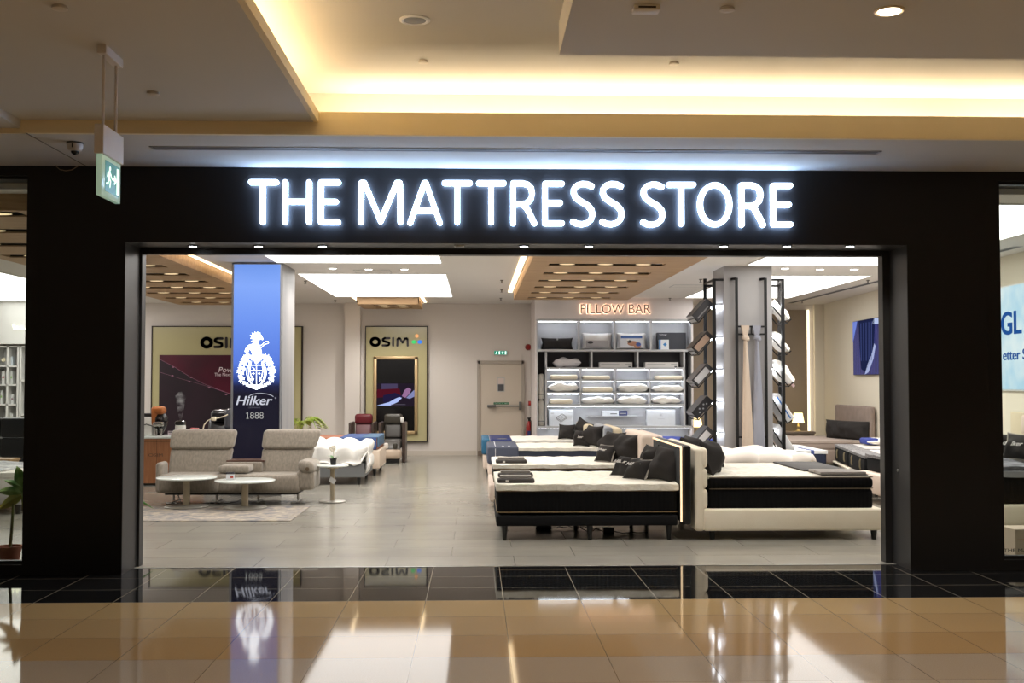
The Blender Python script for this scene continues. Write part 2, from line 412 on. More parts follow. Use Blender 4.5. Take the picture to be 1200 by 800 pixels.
# hanging exit sign (runs front to back)
sx, y0, y1 = -2.2, 6.68, 7.06
t = thing('hanging_exit_sign', 'green running man exit sign hanging on two rods from the left ceiling', 'exit sign', (sx, (y0+y1)/2, 3.7)); L = (y1-y0)/2
zb = 1.7 + (446-146)/FPX*y0 - 3.7
M_ALU = mat('sign_housing_alu', (222,216,212), .4)
B().rbox(-.055, 0, -L*.85, L*.85, -.055, 0, .003, 1).build('ceiling_bracket', M_ALU, t)
for yy in (-L*.62, L*.62): B().tube([(-.028, yy, -.05), (-.028, yy, zb+.01)], .009, 10).build('rod', M_ALU, t)
B().rbox(-.055, 0, -L, L, zb-.175, zb, .003, 1).build('housing', M_ALU, t)
M_AC = mat('acrylic_edge_lit', (225,240,230), .12, emit=((200,255,225), .22))
M_GRN = mat('exit_green', (38,138,104), .35, emit=((30,130,95), .3))
M_PIC = glow('exit_white', (225,255,240), 1.6)
pl = B().rbox(-.045, -.012, -L*.93, L*.93, zb-.42, zb-.175, .004, 2).build('light_panel', M_AC, t)
B().box(-.0119, -.0105, -L*.62, L*.80, zb-.385, zb-.2).build('green_face', M_GRN, pl, smooth=False)
# pictogram drawn on the +X face: local u runs along +Y
def pict(b, pts, w, x, oy, oz, s):
    M = Matrix(((0,-1,0,x), (1,0,0,oy), (0,0,1,oz), (0,0,0,1)))
    return b.ribbon([(p[0]*s, p[1]*s) for p in pts], w*s, -.001, .001, 0, M)
b = B(); oy, oz, s_ = -L*.5, zb-.355, .125
for pts, w in (([(.50,.92),(.505,.93)], .2), ([(.42,.74),(.36,.45)], .2), ([(.42,.74),(.62,.66),(.72,.52)], .08), ([(.38,.72),(.18,.66),(.12,.5)], .08), ([(.38,.45),(.58,.33),(.5,.05)], .1), ([(.34,.42),(.22,.18),(.0,.14)], .1)): pict(b, pts, w, -.0095, oy, oz, s_)
b.build('running_man', M_PIC, pl, smooth=False)
b = B(); pict(b, [(.85,.5),(1.35,.5)], .13, -.0095, oy, oz, s_); pict(b, [(1.2,.68),(1.42,.5),(1.2,.32)], .1, -.0095, oy, oz, s_); b.build('arrow', M_PIC, pl, smooth=False)
B().box(-.0104, -.009, L*.5, L*.74, zb-.375, zb-.215).build('door_symbol', M_PIC, pl, smooth=False)

# ------------------------------------------------------------------ facade
XL0, XL1, XR0, XR1 = -3.97, -3.11, 3.90, 4.745
XIL, XIR = -3.085, 3.83         # inner door track
w = B()
w.box(-8.2, 9.2, FY, FY+.45, 3.515, 3.6)                # strip above everything
w.box(XL0, XR1, FY, FY+.45, 2.93, 3.515)
w.box(XL0, XL1, FY, FY+.45, 0, 2.93); w.box(XR0, XR1, FY, FY+.45, 0, 2.93)
w.box(-8.2, -7.6, FY, FY+.45, 0, 3.515); w.box(8.2, 9.2, FY, FY+.45, 0, 3.515)
w.box(-7.6, XL0, FY, FY+.2, 0, .09); w.box(XR1, 8.2, FY, FY+.2, 0, .09)
w.box(-14, -8.2, FY, FY+.45, 0, 3.6); w.box(9.2, 14, FY, FY+.45, 0, 3.6)
struct(w.build('wall_front', M_BLACK, smooth=False))
struct(B().box(XL1-.02, XIR+.1, FY+.45, FY+.56, 2.875, 3.46).box(XL1-.02, XIL, FY+.44, FY+.56, 0, 2.9).box(XIR, XIR+.1, FY+.44, FY+.56, 0, 2.9).build('trim_7', M_BLACKIN, smooth=False))
struct(B().box(XL1, XL1+.004, FY+.004, FY+.45, 0, 2.93).box(XR0-.004, XR0, FY+.004, FY+.45, 0, 2.93).box(XL1, XR0, FY+.004, FY+.45, 2.926, 2.93).build('trim_8', M_BLACKIN, smooth=False))
# panel joints
j = B()
for x in (XL0+.115, XR1-.115): j.box(x-.002, x+.002, FY-.001, FY, .02, 3.58)
j.box(XL0+.115, XL1, FY-.001, FY, 2.928, 2.932); j.box(XR0, XR1-.115, FY-.001, FY, 2.928, 2.932)
struct(j.build('trim_9', mat('joint_black', (8,8,8), .6), smooth=False))
for n, (a, c) in enumerate(((-7.6, XL0), (XR1, 8.2))):
    f = thing('window_%d' % (n+1), 'shop window', 'window', ((a+c)/2, FY, .09)); del f['label']; del f['category']; struct(f); h = (c-a)/2
    B().box(-h, -h+.03, .05, .11, 0, 3.425).box(h-.03 if n else h-.012, h, .05, .11, 0, 3.425).box(-h, h, .05, .11, 0, .03).box(-h, h, .05, .11, 3.40, 3.425).build('window_frame', M_BLACK, f, smooth=False)
    B().box(-h+.01, h-.01, .07, .082, .03, 3.40).build('pane', GLASS, f, smooth=False)
write('window_lettering', 'THE MATTRESS STORE', mat('decal_dark', (60,60,60), .6), bpy.data.objects['window_2'], P(1180.5, 655, FY).x-6.4725, .069, .062, width=.62, height=.03, extrude=.001)

# opening downlights
for i, px in enumerate((226, 303, 378, 538, 614, 690, 848, 922, 996)):
    p = G(px, 287.6, 2.926); lit = px != 538
    names = ['leftmost', 'second from the left', 'third from the left', 'unlit one left of centre', 'fifth from the left', 'sixth from the left', 'third from the right', 'second from the right', 'rightmost']
    t = downlight(p.x, p.y, p.z, .048, 'small %s downlight under the black shopfront beam, %s' % ('round lit' if lit else 'dark round', names[i]), group='downlights under the shopfront beam', lit=lit, rim=M_DARK if lit else None, lens=glow('beam_lamp', (240,246,255), 18))
    if lit: spot('downlight_beam', p.x, p.y, p.z-.02, 60, 120, (1,.95,.88), .03)

# ------------------------------------------------------------------ the shop sign
sign = thing('store_sign', 'large glowing white sign lettering on the black facade reading THE MATTRESS STORE', 'sign', (0, FY, 3.103))
K = .00214
def sxp(u, img): return P((280 if img == 0 else 600) + u/3.529, 236, FY-.05).x
def arc(cx, cy, rx_, ry_, a0, a1, n=12): return [(cx+rx_*math.cos(R(a0+(a1-a0)*i/n)), cy+ry_*math.sin(R(a0+(a1-a0)*i/n))) for i in range(n+1)]
def S(dx, dy=0):
    return [[(331+dx,76+dy),(310+dx,67+dy),(290+dx,66+dy),(270+dx,73+dy),(257+dx,88+dy),(256+dx,106+dy),(263+dx,122+dy),(278+dx,135+dy),(298+dx,147+dy),(316+dx,159+dy),(330+dx,176+dy),(334+dx,196+dy),(328+dx,216+dy),(312+dx,230+dy),(290+dx,236+dy),(268+dx,233+dy),(253+dx,225+dy)]]
def Rr(dx, dy=0): return [[(0+dx,62+dy),(0+dx,230+dy)], [(0+dx,62+dy),(38+dx,62+dy),(60+dx,68+dy),(75+dx,83+dy),(79+dx,106+dy),(73+dx,130+dy),(56+dx,146+dy),(36+dx,150+dy),(0+dx,150+dy)], [(36+dx,150+dy),(52+dx,160+dy),(64+dx,180+dy),(88+dx,230+dy)]]
LET = [('T', 0, [[(48,62),(152,62)], [(97,62),(97,228)]]), ('H', 0, [[(190,62),(190,228)], [(289,62),(289,228)], [(190,143),(289,143)]]),
  ('E', 0, [[(410,62),(338,62),(338,228),(410,228)], [(338,143),(400,143)]]), ('M', 0, [[(503,228),(506,64),(518,64),(585,224),(652,64),(665,64),(667,228)]]),
  ('A', 0, [[(708,230),(766,64),(773,64),(831,230)], [(730,180),(808,180)]]), ('T', 0, [[(850,64),(955,64)], [(903,64),(903,228)]]), ('T', 0, [[(992,64),(1095,64)], [(1043,64),(1043,228)]]),
  ('R', 1, Rr(5,2)), ('E', 1, [[(207,66),(137,66),(137,232),(207,232)], [(137,146),(200,146)]]), ('S', 1, S(0)), ('S', 1, S(121)), ('S', 1, S(290,2)),
  ('T', 1, [[(650,69),(752,69)], [(702,69),(702,234)]]), ('O', 1, [arc(840,153,61,83,0,360,28)]), ('R', 1, Rr(951,8)), ('E', 1, [[(1153,72),(1082,72),(1082,236),(1153,236)], [(1082,153),(1147,153)]])]
for ch, img, strokes in LET:
    # level the slight fall of the line, then place every stroke
    b = B()
    for st in strokes:
        pts = []
        for u, v in st:
            gx = u if img == 0 else u+1129
            v2 = v - gx/2290*8
            pts.append((sxp(u, img), (229-v2)*K))
        b.ribbon(pts, .045, -.05, -.015)
    b.bm.normal_update()
    for f in b.bm.faces: f.material_index = 0 if (abs(f.normal.y) > .9 and f.calc_center_median().y < -.04) else 1
    b.build('letter', [M_SIGNW, M_SIGNS], sign, smooth=False)

t = thing('door_lock', 'small silver key cylinder on the right black door jamb', 'lock', (XR0-.004, 10.33, P(1054, 551, 10.33).z), 0)
Ml = Matrix.Rotation(R(-90), 4, 'Y')
B().lathe([(.014, 0), (.014, .006), (.009, .009), (.001, .009)], seg=16, M=Ml).build('cylinder', M_STEEL, t)
B().box(-.002, 0, -.02, .02, -.05, .035).build('plate', M_DARK, t, smooth=False)
# ------------------------------------------------------------------ shop shell
XLW = -11.6
struct(B().box(XLW, 9, YB, YB+.2, 0, CH+.1).box(-2.96-.0, -2.62, YB-.3, YB, 0, CH).build('wall_back', M_WALL, smooth=False))
struct(B().box(XLW-.2, XLW, FY+.4, YB+.2, 0, CH+.1).build('wall_left', M_WALL, smooth=False))
wr = B(); y0, y1 = FY+.4, YB+.3
wr.loft([[Vector((rx(y0),y0,0)), Vector((rx(y0)+.2,y0,0)), Vector((rx(y0)+.2,y0,CH+.1)), Vector((rx(y0),y0,CH+.1))], [Vector((rx(y1),y1,0)), Vector((rx(y1)+.2,y1,0)), Vector((rx(y1)+.2,y1,CH+.1)), Vector((rx(y1),y1,CH+.1))]])
struct(wr.build('wall_right', mat('right_wall_paint', (226,218,200), .75), smooth=False))
struct(B().box(XLW, 9.2, FY+.4, YB+.2, CH, CH+.06).build('ceiling', M_SHOPC, smooth=False))
bb = B().box(-2.62, .0, YB-.018, YB, 0, .11).box(1.12, 1.27, YB-.018, YB, 0, .11).box(XLW, -2.96, YB-.018, YB, 0, .11).box(-2.96, -2.62, YB-.318, YB-.3, 0, .11).box(4.7, 8, YB-.018, YB, 0, .11)
struct(bb.build('baseboard_back', mat('skirting', (206,196,184), .5), smooth=False))

# luminous ceiling panels
M_LUM = glow('stretch_ceiling_light', (255,252,247), 3.8)
def lum(x0, x1, y0, y1, label):
    t = thing('luminous_ceiling_panel', label, 'ceiling light', ((x0+x1)/2, (y0+y1)/2, CH)); a, c = (x1-x0)/2, (y1-y0)/2
    B().box(-a, a, -c, c, -.012, -.004).build('light_sheet', M_LUM, t, smooth=False)
    B().box(-a-.015, -a, -c-.015, c+.015, -.014, 0).box(a, a+.015, -c-.015, c+.015, -.014, 0).box(-a, a, -c-.015, -c, -.014, 0).box(-a, a, c, c+.015, -.014, 0).build('edge_profile', M_WHITEP, t, smooth=False)
lum(-2.95, -.52, 11.6, 16.75, 'large glowing white ceiling panel just inside the shop entrance, left of centre')
lum(-2.92, -.5, 18.5, 23.5, 'large glowing white ceiling panel beyond the blue column, left of centre')
lum(4.1, 6.5, 11.0, 16.85, 'large glowing white ceiling panel near the entrance on the right')
lum(4.4, 6.6, 18.6, 23.6, 'large glowing white ceiling panel behind the grey column on the right')
lum(-10.6, -7.7, 18.5, 25.0, 'large glowing white ceiling panel seen through the left shop window')

# slatted oak rafts
M_SLOT = mat('slot_black', (8,6,5), .8); M_SLAMP = glow('slot_lamp', (255,226,176), 1.15); M_COVEW = glow('cove_led_cream', (255,226,180), 5)
def raft(x0, x1, y0, y1, slots, label, sx0=None, sx1=None, cove='', sw=.32, lamps=3):
    z0, z1 = 3.30, CH-.0
    t = thing('slatted_ceiling_panel', label, 'ceiling panel', ((x0+x1)/2, (y0+y1)/2, CH)); cx, cy = (x0+x1)/2, (y0+y1)/2
    sx0 = sx0 if sx0 is not None else x0+.25; sx1 = sx1 if sx1 is not None else x1-.25
    b = B(); zz0, zz1 = z0-CH, z0-CH+.014; ys = []
    for s in slots: ys += [s-sw/2, s+sw/2]
    edges = [y0]+ys+[y1]
    for i in range(0, len(edges), 2): b.box(x0-cx, x1-cx, edges[i]-cy, edges[i+1]-cy, zz0, zz1)
    for s in slots:
        b.box(x0-cx, sx0-cx, s-sw/2-cy, s+sw/2-cy, zz0, zz1).box(sx1-cx, x1-cx, s-sw/2-cy, s+sw/2-cy, zz0, zz1)
    for (a0, a1, c0, c1) in ((x0, x0+.02, y0, y1), (x1-.02, x1, y0, y1), (x0, x1, y0, y0+.02), (x0, x1, y1-.02, y1)): b.box(a0-cx, a1-cx, c0-cy, c1-cy, zz1, 0)
    b.build('board', M_WOODC, t, smooth=False)
    for s in slots:
        q = B().box(sx0-cx, sx1-cx, s-sw/2-cy, s-sw/2+.01-cy, zz1, -.03).box(sx0-cx, sx1-cx, s+sw/2-.01-cy, s+sw/2-cy, zz1, -.03).box(sx0-cx, sx1-cx, s-sw/2-cy, s+sw/2-cy, -.03, -.02).build('slot', M_SLOT, t, smooth=False)
        n = lamps
        for k in range(n):
            xx = sx0+(sx1-sx0)*(k+.5)/n-cx if n > 1 else (sx0+sx1)/2-cx
            B().ball((xx, s+sw/2-.012-cy, zz0+.022), .014, (8, .5, .6), 12).build('lamp', M_SLAMP, q, smooth=False)
    for s in slots[::3]:
        spot('slot_beam', (sx0+sx1)/2, s, z0-.02, 120, 150, (1,.96,.9), .08)
    if 'l' in cove: B().box(x0-cx-.11, x0-cx-.03, y0-cy, y1-cy, -.012, -.004).build('cove_strip', M_COVEW, t, smooth=False)
    if 'r' in cove: B().box(x1-cx+.03, x1-cx+.09, y0-cy, y1-cy, -.012, -.004).build('cove_strip', M_COVEW, t, smooth=False)
    return t
raft(-6.25, -4.05, 10.7, 24.0, [10.95+1.23*i for i in range(11)], 'long oak ceiling raft with lit slots over the desk on the left', -6.05, -4.35, 'r')
raft(.74, 3.0, 10.9, 22.25, [11.7, 12.95, 14.2, 15.5, 16.75, 18.0, 19.25, 20.5, 21.75], 'wide oak ceiling raft with lit slots in front of the pillow bar', 1.0, 2.6, 'l')
raft(-2.5, -1.2, 23.62, 25.2, [24.1, 24.7], 'small oak ceiling raft with two slots near the back wall', -2.2, -1.4, 'lr', lamps=2)

for i, (px, py) in enumerate(((390,314), (432,315), (474,315), (920,314), (961,315), (1001,315))):
    p = G(px, py, CH)
    nm = ['left of three between the two left luminous panels', 'middle of three between the two left luminous panels', 'right of three between the two left luminous panels', 'left of three between the two right luminous panels', 'middle of three between the two right luminous panels', 'right of three between the two right luminous panels'][i]
    downlight(p.x, p.y, p.z, .075, 'small round shop downlight, '+nm, group='downlights between the luminous panels')
    spot('downlight_beam', p.x, p.y, p.z-.03, 130, 150, (1,.95,.88), .05)
for i, (px, py) in enumerate(((358,329), (393,351), (588,328), (588,339), (587,349), (584,357), (821,327), (785,349), (1017,328), (940,352))):
    p = G(px, py, CH)
    o = B().lathe([(.03, .006), (.03, -.012), (.012, -.016), (.01, -.05), (.03, -.054), (.03, -.058)], seg=12).build('ceiling_sprinkler', mat('sprinkler_metal', (120,116,112), .4, .6), loc=p)
    tag(o, 'small ceiling sprinkler, ' + ['left of the first luminous panel', 'by the left oak raft below the luminous panel', 'nearest of four beside the centre raft', 'second of four beside the centre raft', 'third of four beside the centre raft', 'farthest of four beside the centre raft', 'left of the grey column', 'above the pillow bar right end', 'right of the right luminous panel', 'by the right rear corner'][i], 'sprinkler', 'shop sprinklers')
# right hand linear diffuser
a, c = G(941, 355, CH), G(1040, 330, CH)
t = thing('slot_diffuser', 'dark linear air slot in the shop ceiling along the right wall', 'vent', (7.1, 20, CH)); 
B().box(-.06, .06, -5.5, 5.3, -.006, 0).build('frame', mat('diffuser_frame'), t, smooth=False)
B().box(-.04, .04, -5.45, 5.25, -.008, -.0055).build('slot', mat('diffuser_dark'), t, smooth=False)
for px, py, nm in ((437, 318, 'left of centre'), (805, 335, 'left of the grey column')):
    p = G(px, py, CH); t = thing('ceiling_hatch', 'thin square access hatch outlined in the ceiling '+nm, 'hatch', p)
    B().box(-.28, .28, -.25, .25, -.004, .0).build('lid', M_SHOPC, t, smooth=False)
    B().box(-.29, .29, -.27, -.25, -.005, 0).box(-.29, .29, .25, .27, -.005, 0).box(-.29, -.28, -.27, .27, -.005, 0).box(.28, .29, -.27, .27, -.005, 0).build('rim', mat('diffuser_frame'), t, smooth=False)

# ------------------------------------------------------------------ blue light box column
cy = 16.85
cx0, cx1 = P(271.5, 400, cy).x, P(329.5, 400, cy).x
struct(B().box(cx0, cx1+.012, cy+.03, cy+1.15, 0, CH).build('column_1', mat('column_satin_cladding', (138,138,142), .45, .15, mottle=((156,154,154), 3, (1, 1, .1))), smooth=False))
lb = thing('light_box', 'tall blue to black illuminated panel with a white crest on the left column', 'illuminated sign', ((cx0+cx1)/2, cy, 0)); hw = (cx1-cx0)/2
B().box(-hw, -hw+.03, -.03, .03, 0.3, CH-.015).box(hw-.015, hw, -.03, .03, .3, CH-.015).box(-hw, hw, -.03, .03, CH-.03, CH-.015).box(-hw, hw, -.03, .03, .3, .33).build('frame', mat('lightbox_alu', (160,162,168), .4, .6), lb, smooth=False)
t = NT('lightbox_print'); nt = t.nt; tc = nt.nodes.new('ShaderNodeTexCoord'); sp = nt.nodes.new('ShaderNodeSeparateXYZ'); nt.links.new(tc.outputs['Object'], sp.inputs[0])
rp = nt.nodes.new('ShaderNodeValToRGB'); mr = nt.nodes.new('ShaderNodeMapRange'); mr.inputs[1].default_value = 0; mr.inputs[2].default_value = CH; nt.links.new(sp.outputs[2], mr.inputs[0]); nt.links.new(mr.outputs[0], rp.inputs[0])
zf = lambda py: P(300, py, cy).z/CH
els = rp.color_ramp.elements; els[0].position = zf(462); els[0].color = (*lin((14,13,26)), 1); els[1].position = .99; els[1].color = (*lin((110,152,235)), 1)
for py, c in ((452, (22,28,62)), (440, (58,88,172)), (425, (88,124,222)), (380, (108,148,240)), (335, (128,168,250))):
    e = els.new(zf(py)); e.color = (*lin(c), 1)
nt.links.new(rp.outputs[0], t.b.inputs['Emission Color']); t.b.inputs['Emission Strength'].default_value = 1.0; t.b.inputs['Base Color'].default_value = (.01,.01,.02,1); t.b.inputs['Roughness'].default_value = .25
B().box(-hw+.03, hw-.015, -.012, .0, .33, CH-.03).build('print', t.m, lb, smooth=False)
# crest, drawn from the photo (4.711 px per photo px, origin 260,370)
M_CREST = glow('crest_white', (236,244,255), 4)
def cp(u, v):
    p = P(260+u/4.711, 370+v/4.711, cy-.012); return (p.x-(cx0+cx1)/2, p.z)
b = B()
horse = [(171,128),(157,124),(166,116),(155,106),(170,106),(166,93),(179,99),(181,86),(190,96),(198,86),(202,97),(212,92),(212,103),(219,107),(221,114),(226,121),(229,128),(225,133),(217,130),(210,130),(204,138),(202,150),(207,158),(214,172),(219,196),(222,228),(170,228),(167,208),(162,194),(154,184),(150,188),(146,200),(140,214),(133,212),(138,196),(134,196),(130,203),(126,196),(131,180),(140,168),(152,158),(164,156),(172,150),(175,144),(160,142),(172,134)]
b.ribbon([cp(*q) for q in ((208,164),(222,160),(232,148),(244,140),(256,141),(258,150),(248,154),(236,158),(224,170),(216,176))], .007, -.0165, -.012)
b.ribbon([cp(*q) for q in ((150,170),(136,178),(130,192),(132,200))], .012, -.0165, -.012)
b.prism([cp(*q) for q in horse], -.016, -.012)
def star(u, v, r, n=6, ph=0):
    pts = []
    for k in range(n*2):
        rr = r*.9 if k % 2 == 0 else r*.42; a = PI*k/n+ph; pts.append(cp(u+rr*math.cos(a), v+rr*math.sin(a)))
    b.prism(pts, -.0165, -.012)
rr_ = random.Random(3)
for sgn in (-1, 1):
    for (u, v, r) in ((26,228,17),(44,222,18),(62,226,17),(74,240,16),(54,244,20),(82,262,17),(66,266,18),(88,286,18),(70,292,14),(96,306,17),(80,316,17),(90,334,17),(74,344,14),(86,358,15),(68,370,14),(50,380,14),(34,388,12),(18,394,11),(8,240,14),(36,256,12)):
        star(191+sgn*u, v, r, 5+rr_.randrange(3), rr_.random()*3)
    b.ribbon([cp(191+sgn*u, v) for u, v in ((40,268),(52,290),(54,320),(46,350),(30,372),(0,396))], .011, -.0165, -.012)
    b.ribbon([cp(191+sgn*u, v) for u, v in ((30,262),(36,300),(28,336))], .008, -.0165, -.012)
for pts in ([(150,272),(232,272)], [(191,270),(191,392)], [(152,302),(230,302)], [(160,382),(222,382)], [(166,334),(167,358)], [(158,346),(162,356),(172,356),(176,346)], [(161,336),(172,336)], [(206,334),(222,362)], [(222,334),(206,362)], [(170,284),(180,294)], [(176,400),(191,406),(206,400)], [(150,272),(148,330),(158,366),(191,398),(224,366),(234,330),(232,272)]):
    b.ribbon([cp(*q) for q in pts], .009, -.0168, -.012)
star(176,240,16,6); star(206,240,16,6); star(191,255,14,7); star(174,318,9,4); star(206,318,9,4)
b.build('crest', M_CREST, lb, smooth=False)
M_LOGO = glow('logo_silver', (208,210,222), .95)
def ltext(name, body, u0, v0, u1, v1, m, **k):
    a, c = cp(u0, v1), cp(u1, v0)
    return write(name, body, m, lb, a[0], -.012, a[1], width=c[0]-a[0], height=c[1]-a[1], extrude=.003, **k)
ltext('lettering', 'Hilker', 78, 442, 280, 492, M_LOGO, offset=.012, shear=.25)
b = B(); b.ribbon([cp(*q) for q in ((148,444),(165,434),(190,428),(220,427),(250,431),(272,438),(284,445))], .008, -.0155, -.012); b.build('logo_arc', M_LOGO, lb, smooth=False)
ltext('lettering', 'GERMANY', 146, 502, 214, 510, glow('logo_dim', (120,120,132), .6))
b = B()
b.ribbon([cp(134,539),cp(141,533)], .005, -.0155, -.012); b.ribbon([cp(142,533),cp(142,566)], .011, -.0155, -.012); b.ribbon([cp(135,566),cp(149,566)], .005, -.0155, -.012)
for k in range(3):
    u = 167+k*26
    b.ribbon([cp(u+8*math.cos(2*PI*i/16), 541+7.5*math.sin(2*PI*i/16)) for i in range(17)], .007, -.0155, -.012)
    b.ribbon([cp(u+9.5*math.cos(2*PI*i/16), 557+9*math.sin(2*PI*i/16)) for i in range(17)], .008, -.0155, -.012)
b.build('lettering', glow('logo_year', (205,205,200), .85), lb, smooth=False)
ltext('lettering', '®', 292, 449, 300, 457, M_LOGO)

# ------------------------------------------------------------------ framed wall displays on the back wall
M_OLIVE = mat('olive_gloss_board', (190,181,138), .16, spec=.6, coat=.6); M_EDGE = mat('dark_bronze_edge', (48,38,34), .35, .5)
M_OS = mat('logo_letters_dark', (52,46,48), .35, .3)
def osim(parent, x, y, z, w, h, m, parts='OSIM', depth=.02, sw=.24):
    E = lambda cx, cz, rx_, rz_, a0, a1, n=16: [(cx+rx_*math.cos(R(a0+(a1-a0)*i/n)), cz+rz_*math.sin(R(a0+(a1-a0)*i/n))) for i in range(n+1)]
    L = {'O': ([E(.52, .5, .40, .38, 0, 360, 24)], .27), 'S': ([[(1.88,.88),(1.45,.88),(1.28,.80),(1.26,.68),(1.34,.58),(1.5,.52),(1.7,.47),(1.84,.40),(1.86,.26),(1.76,.14),(1.6,.12),(1.24,.12)]], .2),
         'I': ([[(2.24,.1),(2.24,.9)]], .2), 'M': ([[(2.64,.1),(2.66,.78),(2.76,.88),(2.9,.84),(3.14,.42),(3.38,.84),(3.52,.88),(3.62,.78),(3.64,.1)]], .19)}
    kx = w/3.74; kz = h
    for ch in parts:
        st, q = L[ch]; b = B()
        for s_ in st: b.ribbon([(x+(u-.06)*kx, z+v*kz) for u, v in s_], q*h*(1.15), y-depth, y)
        b.build('letter', m, parent, smooth=False)
def board(x0, x1, z0, z1, label):
    t = thing('wall_display_board', label, 'wall display', ((x0+x1)/2, YB, 0)); h = (x1-x0)/2
    B().box(-h, h, -.07, 0, z0, z1).build('panel', M_OLIVE, t, smooth=False)
    B().box(-h-.02, -h, -.09, 0, z0-.02, z1+.02).box(h, h+.03, -.09, 0, z0-.02, z1+.02).box(-h, h, -.09, 0, z1, z1+.02).box(-h, h, -.09, 0, z0-.02, z0).build('edge_frame', M_EDGE, t, smooth=False)
    return t
q0, q1 = P(180, 383, YB), P(354, 383, YB)
b1 = board(q0.x, q1.x, .3, q0.z, 'wide olive wall board with a dark poster behind the desk and blue column')
cxa = (q0.x+q1.x)/2
a, c = P(237, 408, YB), P(287, 395, YB)
osim(b1, a.x-cxa, -.07, a.z, c.x-a.x, c.z-a.z, M_OS)
b = B(); 
for k, (u, v) in enumerate(((291,397), (294,403), (287,403))): q = P(u, v, YB); b.ball((q.x-cxa, -.075, q.z), .045, (1,.15,1), 12)
b.build('logo_dots', glow('logo_orange', (255,170,90), .9), b1)
M_POST = mat('poster_plum', (38,30,36), .3, mottle=((48,32,42), 1.2)); M_MAR = mat('poster_maroon', (84,18,40), .3, mottle=((62,18,34), 1.0))
a, c = P(187, 520, YB), P(345, 416, YB)
po = B().box(a.x-cxa, c.x-cxa, -.09, -.07, .45, c.z).build('poster', M_POST, b1, smooth=False)
b = B(); ln = [(187.5,421),(205,430),(222,441),(240,450),(258,457),(272,462),(344,480)]
pts = [(P(u, v, YB-.09).x-cxa, P(u, v, YB-.09).z) for u, v in ln]
b.prism(pts + [(c.x-cxa, c.z), (a.x-cxa, c.z)], -.0935, -.09); b.build('maroon_field', M_MAR, po, smooth=False)
b = B(); b.ribbon(pts, .007, -.0945, -.09); b.ribbon([(P(u, v, YB-.09).x-cxa, P(u, v, YB-.09).z) for u, v in ((187.5,436),(210,443),(245,453),(272,462))], .005, -.0946, -.09)
for u, v in ((203,430),(224,442),(245,454),(202,440),(222,447),(265,462)):
    q = P(u, v, YB-.09); b.ball((q.x-cxa, -.094, q.z), .02, (1.4,.1,.8), 10)
b.build('light_streak', mat('poster_streak', (150,104,128), .4), po)
a, c = P(256, 436, YB-.09), P(286, 430, YB-.09)
write('poster_lettering', 'Powerful', mat('poster_white', (225,210,215), .5), po, a.x-cxa, -.0935, a.z, width=(c.x-a.x)*1.15, height=c.z-a.z, extrude=.002, shear=.2)
a, c = P(251.5, 440.5, YB-.09), P(272, 436.8, YB-.09)
write('poster_lettering', 'The Next-', MATS['poster_white'], po, a.x-cxa, -.0935, a.z, width=c.x-a.x, height=c.z-a.z, extrude=.002)

q0, q1 = P(429.5, 383, YB), P(500, 516.5, YB)
b2 = board(q0.x, q1.x, q1.z, q0.z, 'narrow olive wall board with a dark screen behind the massage chairs'); cxa = (q0.x+q1.x)/2
a, c = P(434.5, 406, YB), P(480, 395, YB)
osim(b2, a.x-cxa, -.07, a.z, c.x-a.x, c.z-a.z, M_OS)
for (u, v, du, dv, colr, nm) in ((488.5,393.5,2.6,2.6,(255,180,120),'orange'), (485,400.5,3.3,2.6,(80,215,120),'green'), (492,400.5,3.3,2.6,(70,140,245),'blue')):
    q = P(u, v, YB-.07); B().ball((q.x-cxa, -.08, q.z), .0165, (du, .4, dv), 16).build('logo_petal', glow('petal_'+nm, colr, 1.0), b2)['label'] = nm+' logo petal'
a, c = P(437.5, 508.5, YB-.1), P(489.5, 417.5, YB-.1)
tv = B(); X0, X1, Z0, Z1 = a.x-cxa, c.x-cxa, a.z, c.z; f_ = .07
for (s0, s1, t0, t1) in ((X0, X0+f_, Z0, Z1), (X1-f_, X1, Z0, Z1), (X0, X1, Z0, Z0+f_), (X0, X1, Z1-f_, Z1)): tv.rbox(s0, s1, -.13, -.07, t0, t1, .012, 2)
tv.build('screen_frame', mat('champagne_frame', (196,168,126), .35, .5), b2)
sc_ = B().box(X0+f_, X1-f_, -.1, -.07, Z0+f_, Z1-f_).build('screen', mat('screen_black', (14,13,14), .2), b2, smooth=False)
def onscr(u, v): q = P(u, v, YB-.1); return (q.x-cxa, q.z)
def scr(name, pts, m, k): B().prism([onscr(*p) for p in pts], -.1-.002*k, -.1-.002*(k-1)).build(name, m, sc_, smooth=False)
scr('film_scene', [(441.5,449),(487,449),(487,476),(441.5,476)], glow('scr_dark', (36,28,40), 1), 1)
scr('film_sofa', [(441.5,456),(468,455),(470,463),(441.5,466)], glow('scr_maroon', (78,20,34), 1), 2)
scr('film_curtain', [(447,449.5),(466,449.5),(466,455),(447,456)], glow('scr_violet', (72,64,92), 1), 2)
scr('film_body', [(449,463),(463,460),(472,464),(468,471),(455,474),(449,471)], glow('scr_navy', (34,28,60), 1), 3)
scr('film_arm', [(441.5,475),(456,471),(463,467),(468,465),(471,466),(466,471),(457,475)], glow('scr_pale', (170,185,235), 1.1), 4)
scr('film_head', [(471,464),(474,457),(478,454),(482,456),(480,461),(475,466)], glow('scr_skin', (150,110,150), 1), 4)
scr('film_pillow', [(476,466),(481,461),(485,457),(487,457),(487,464),(480,467)], glow('scr_pillow', (130,135,180), 1), 4)
b = B(); b.ribbon([onscr(458, 473.8), onscr(475, 473.8)], .008, -.11, -.1); b.build('subtitle', glow('scr_text', (110,105,120), 1), sc_, smooth=False)

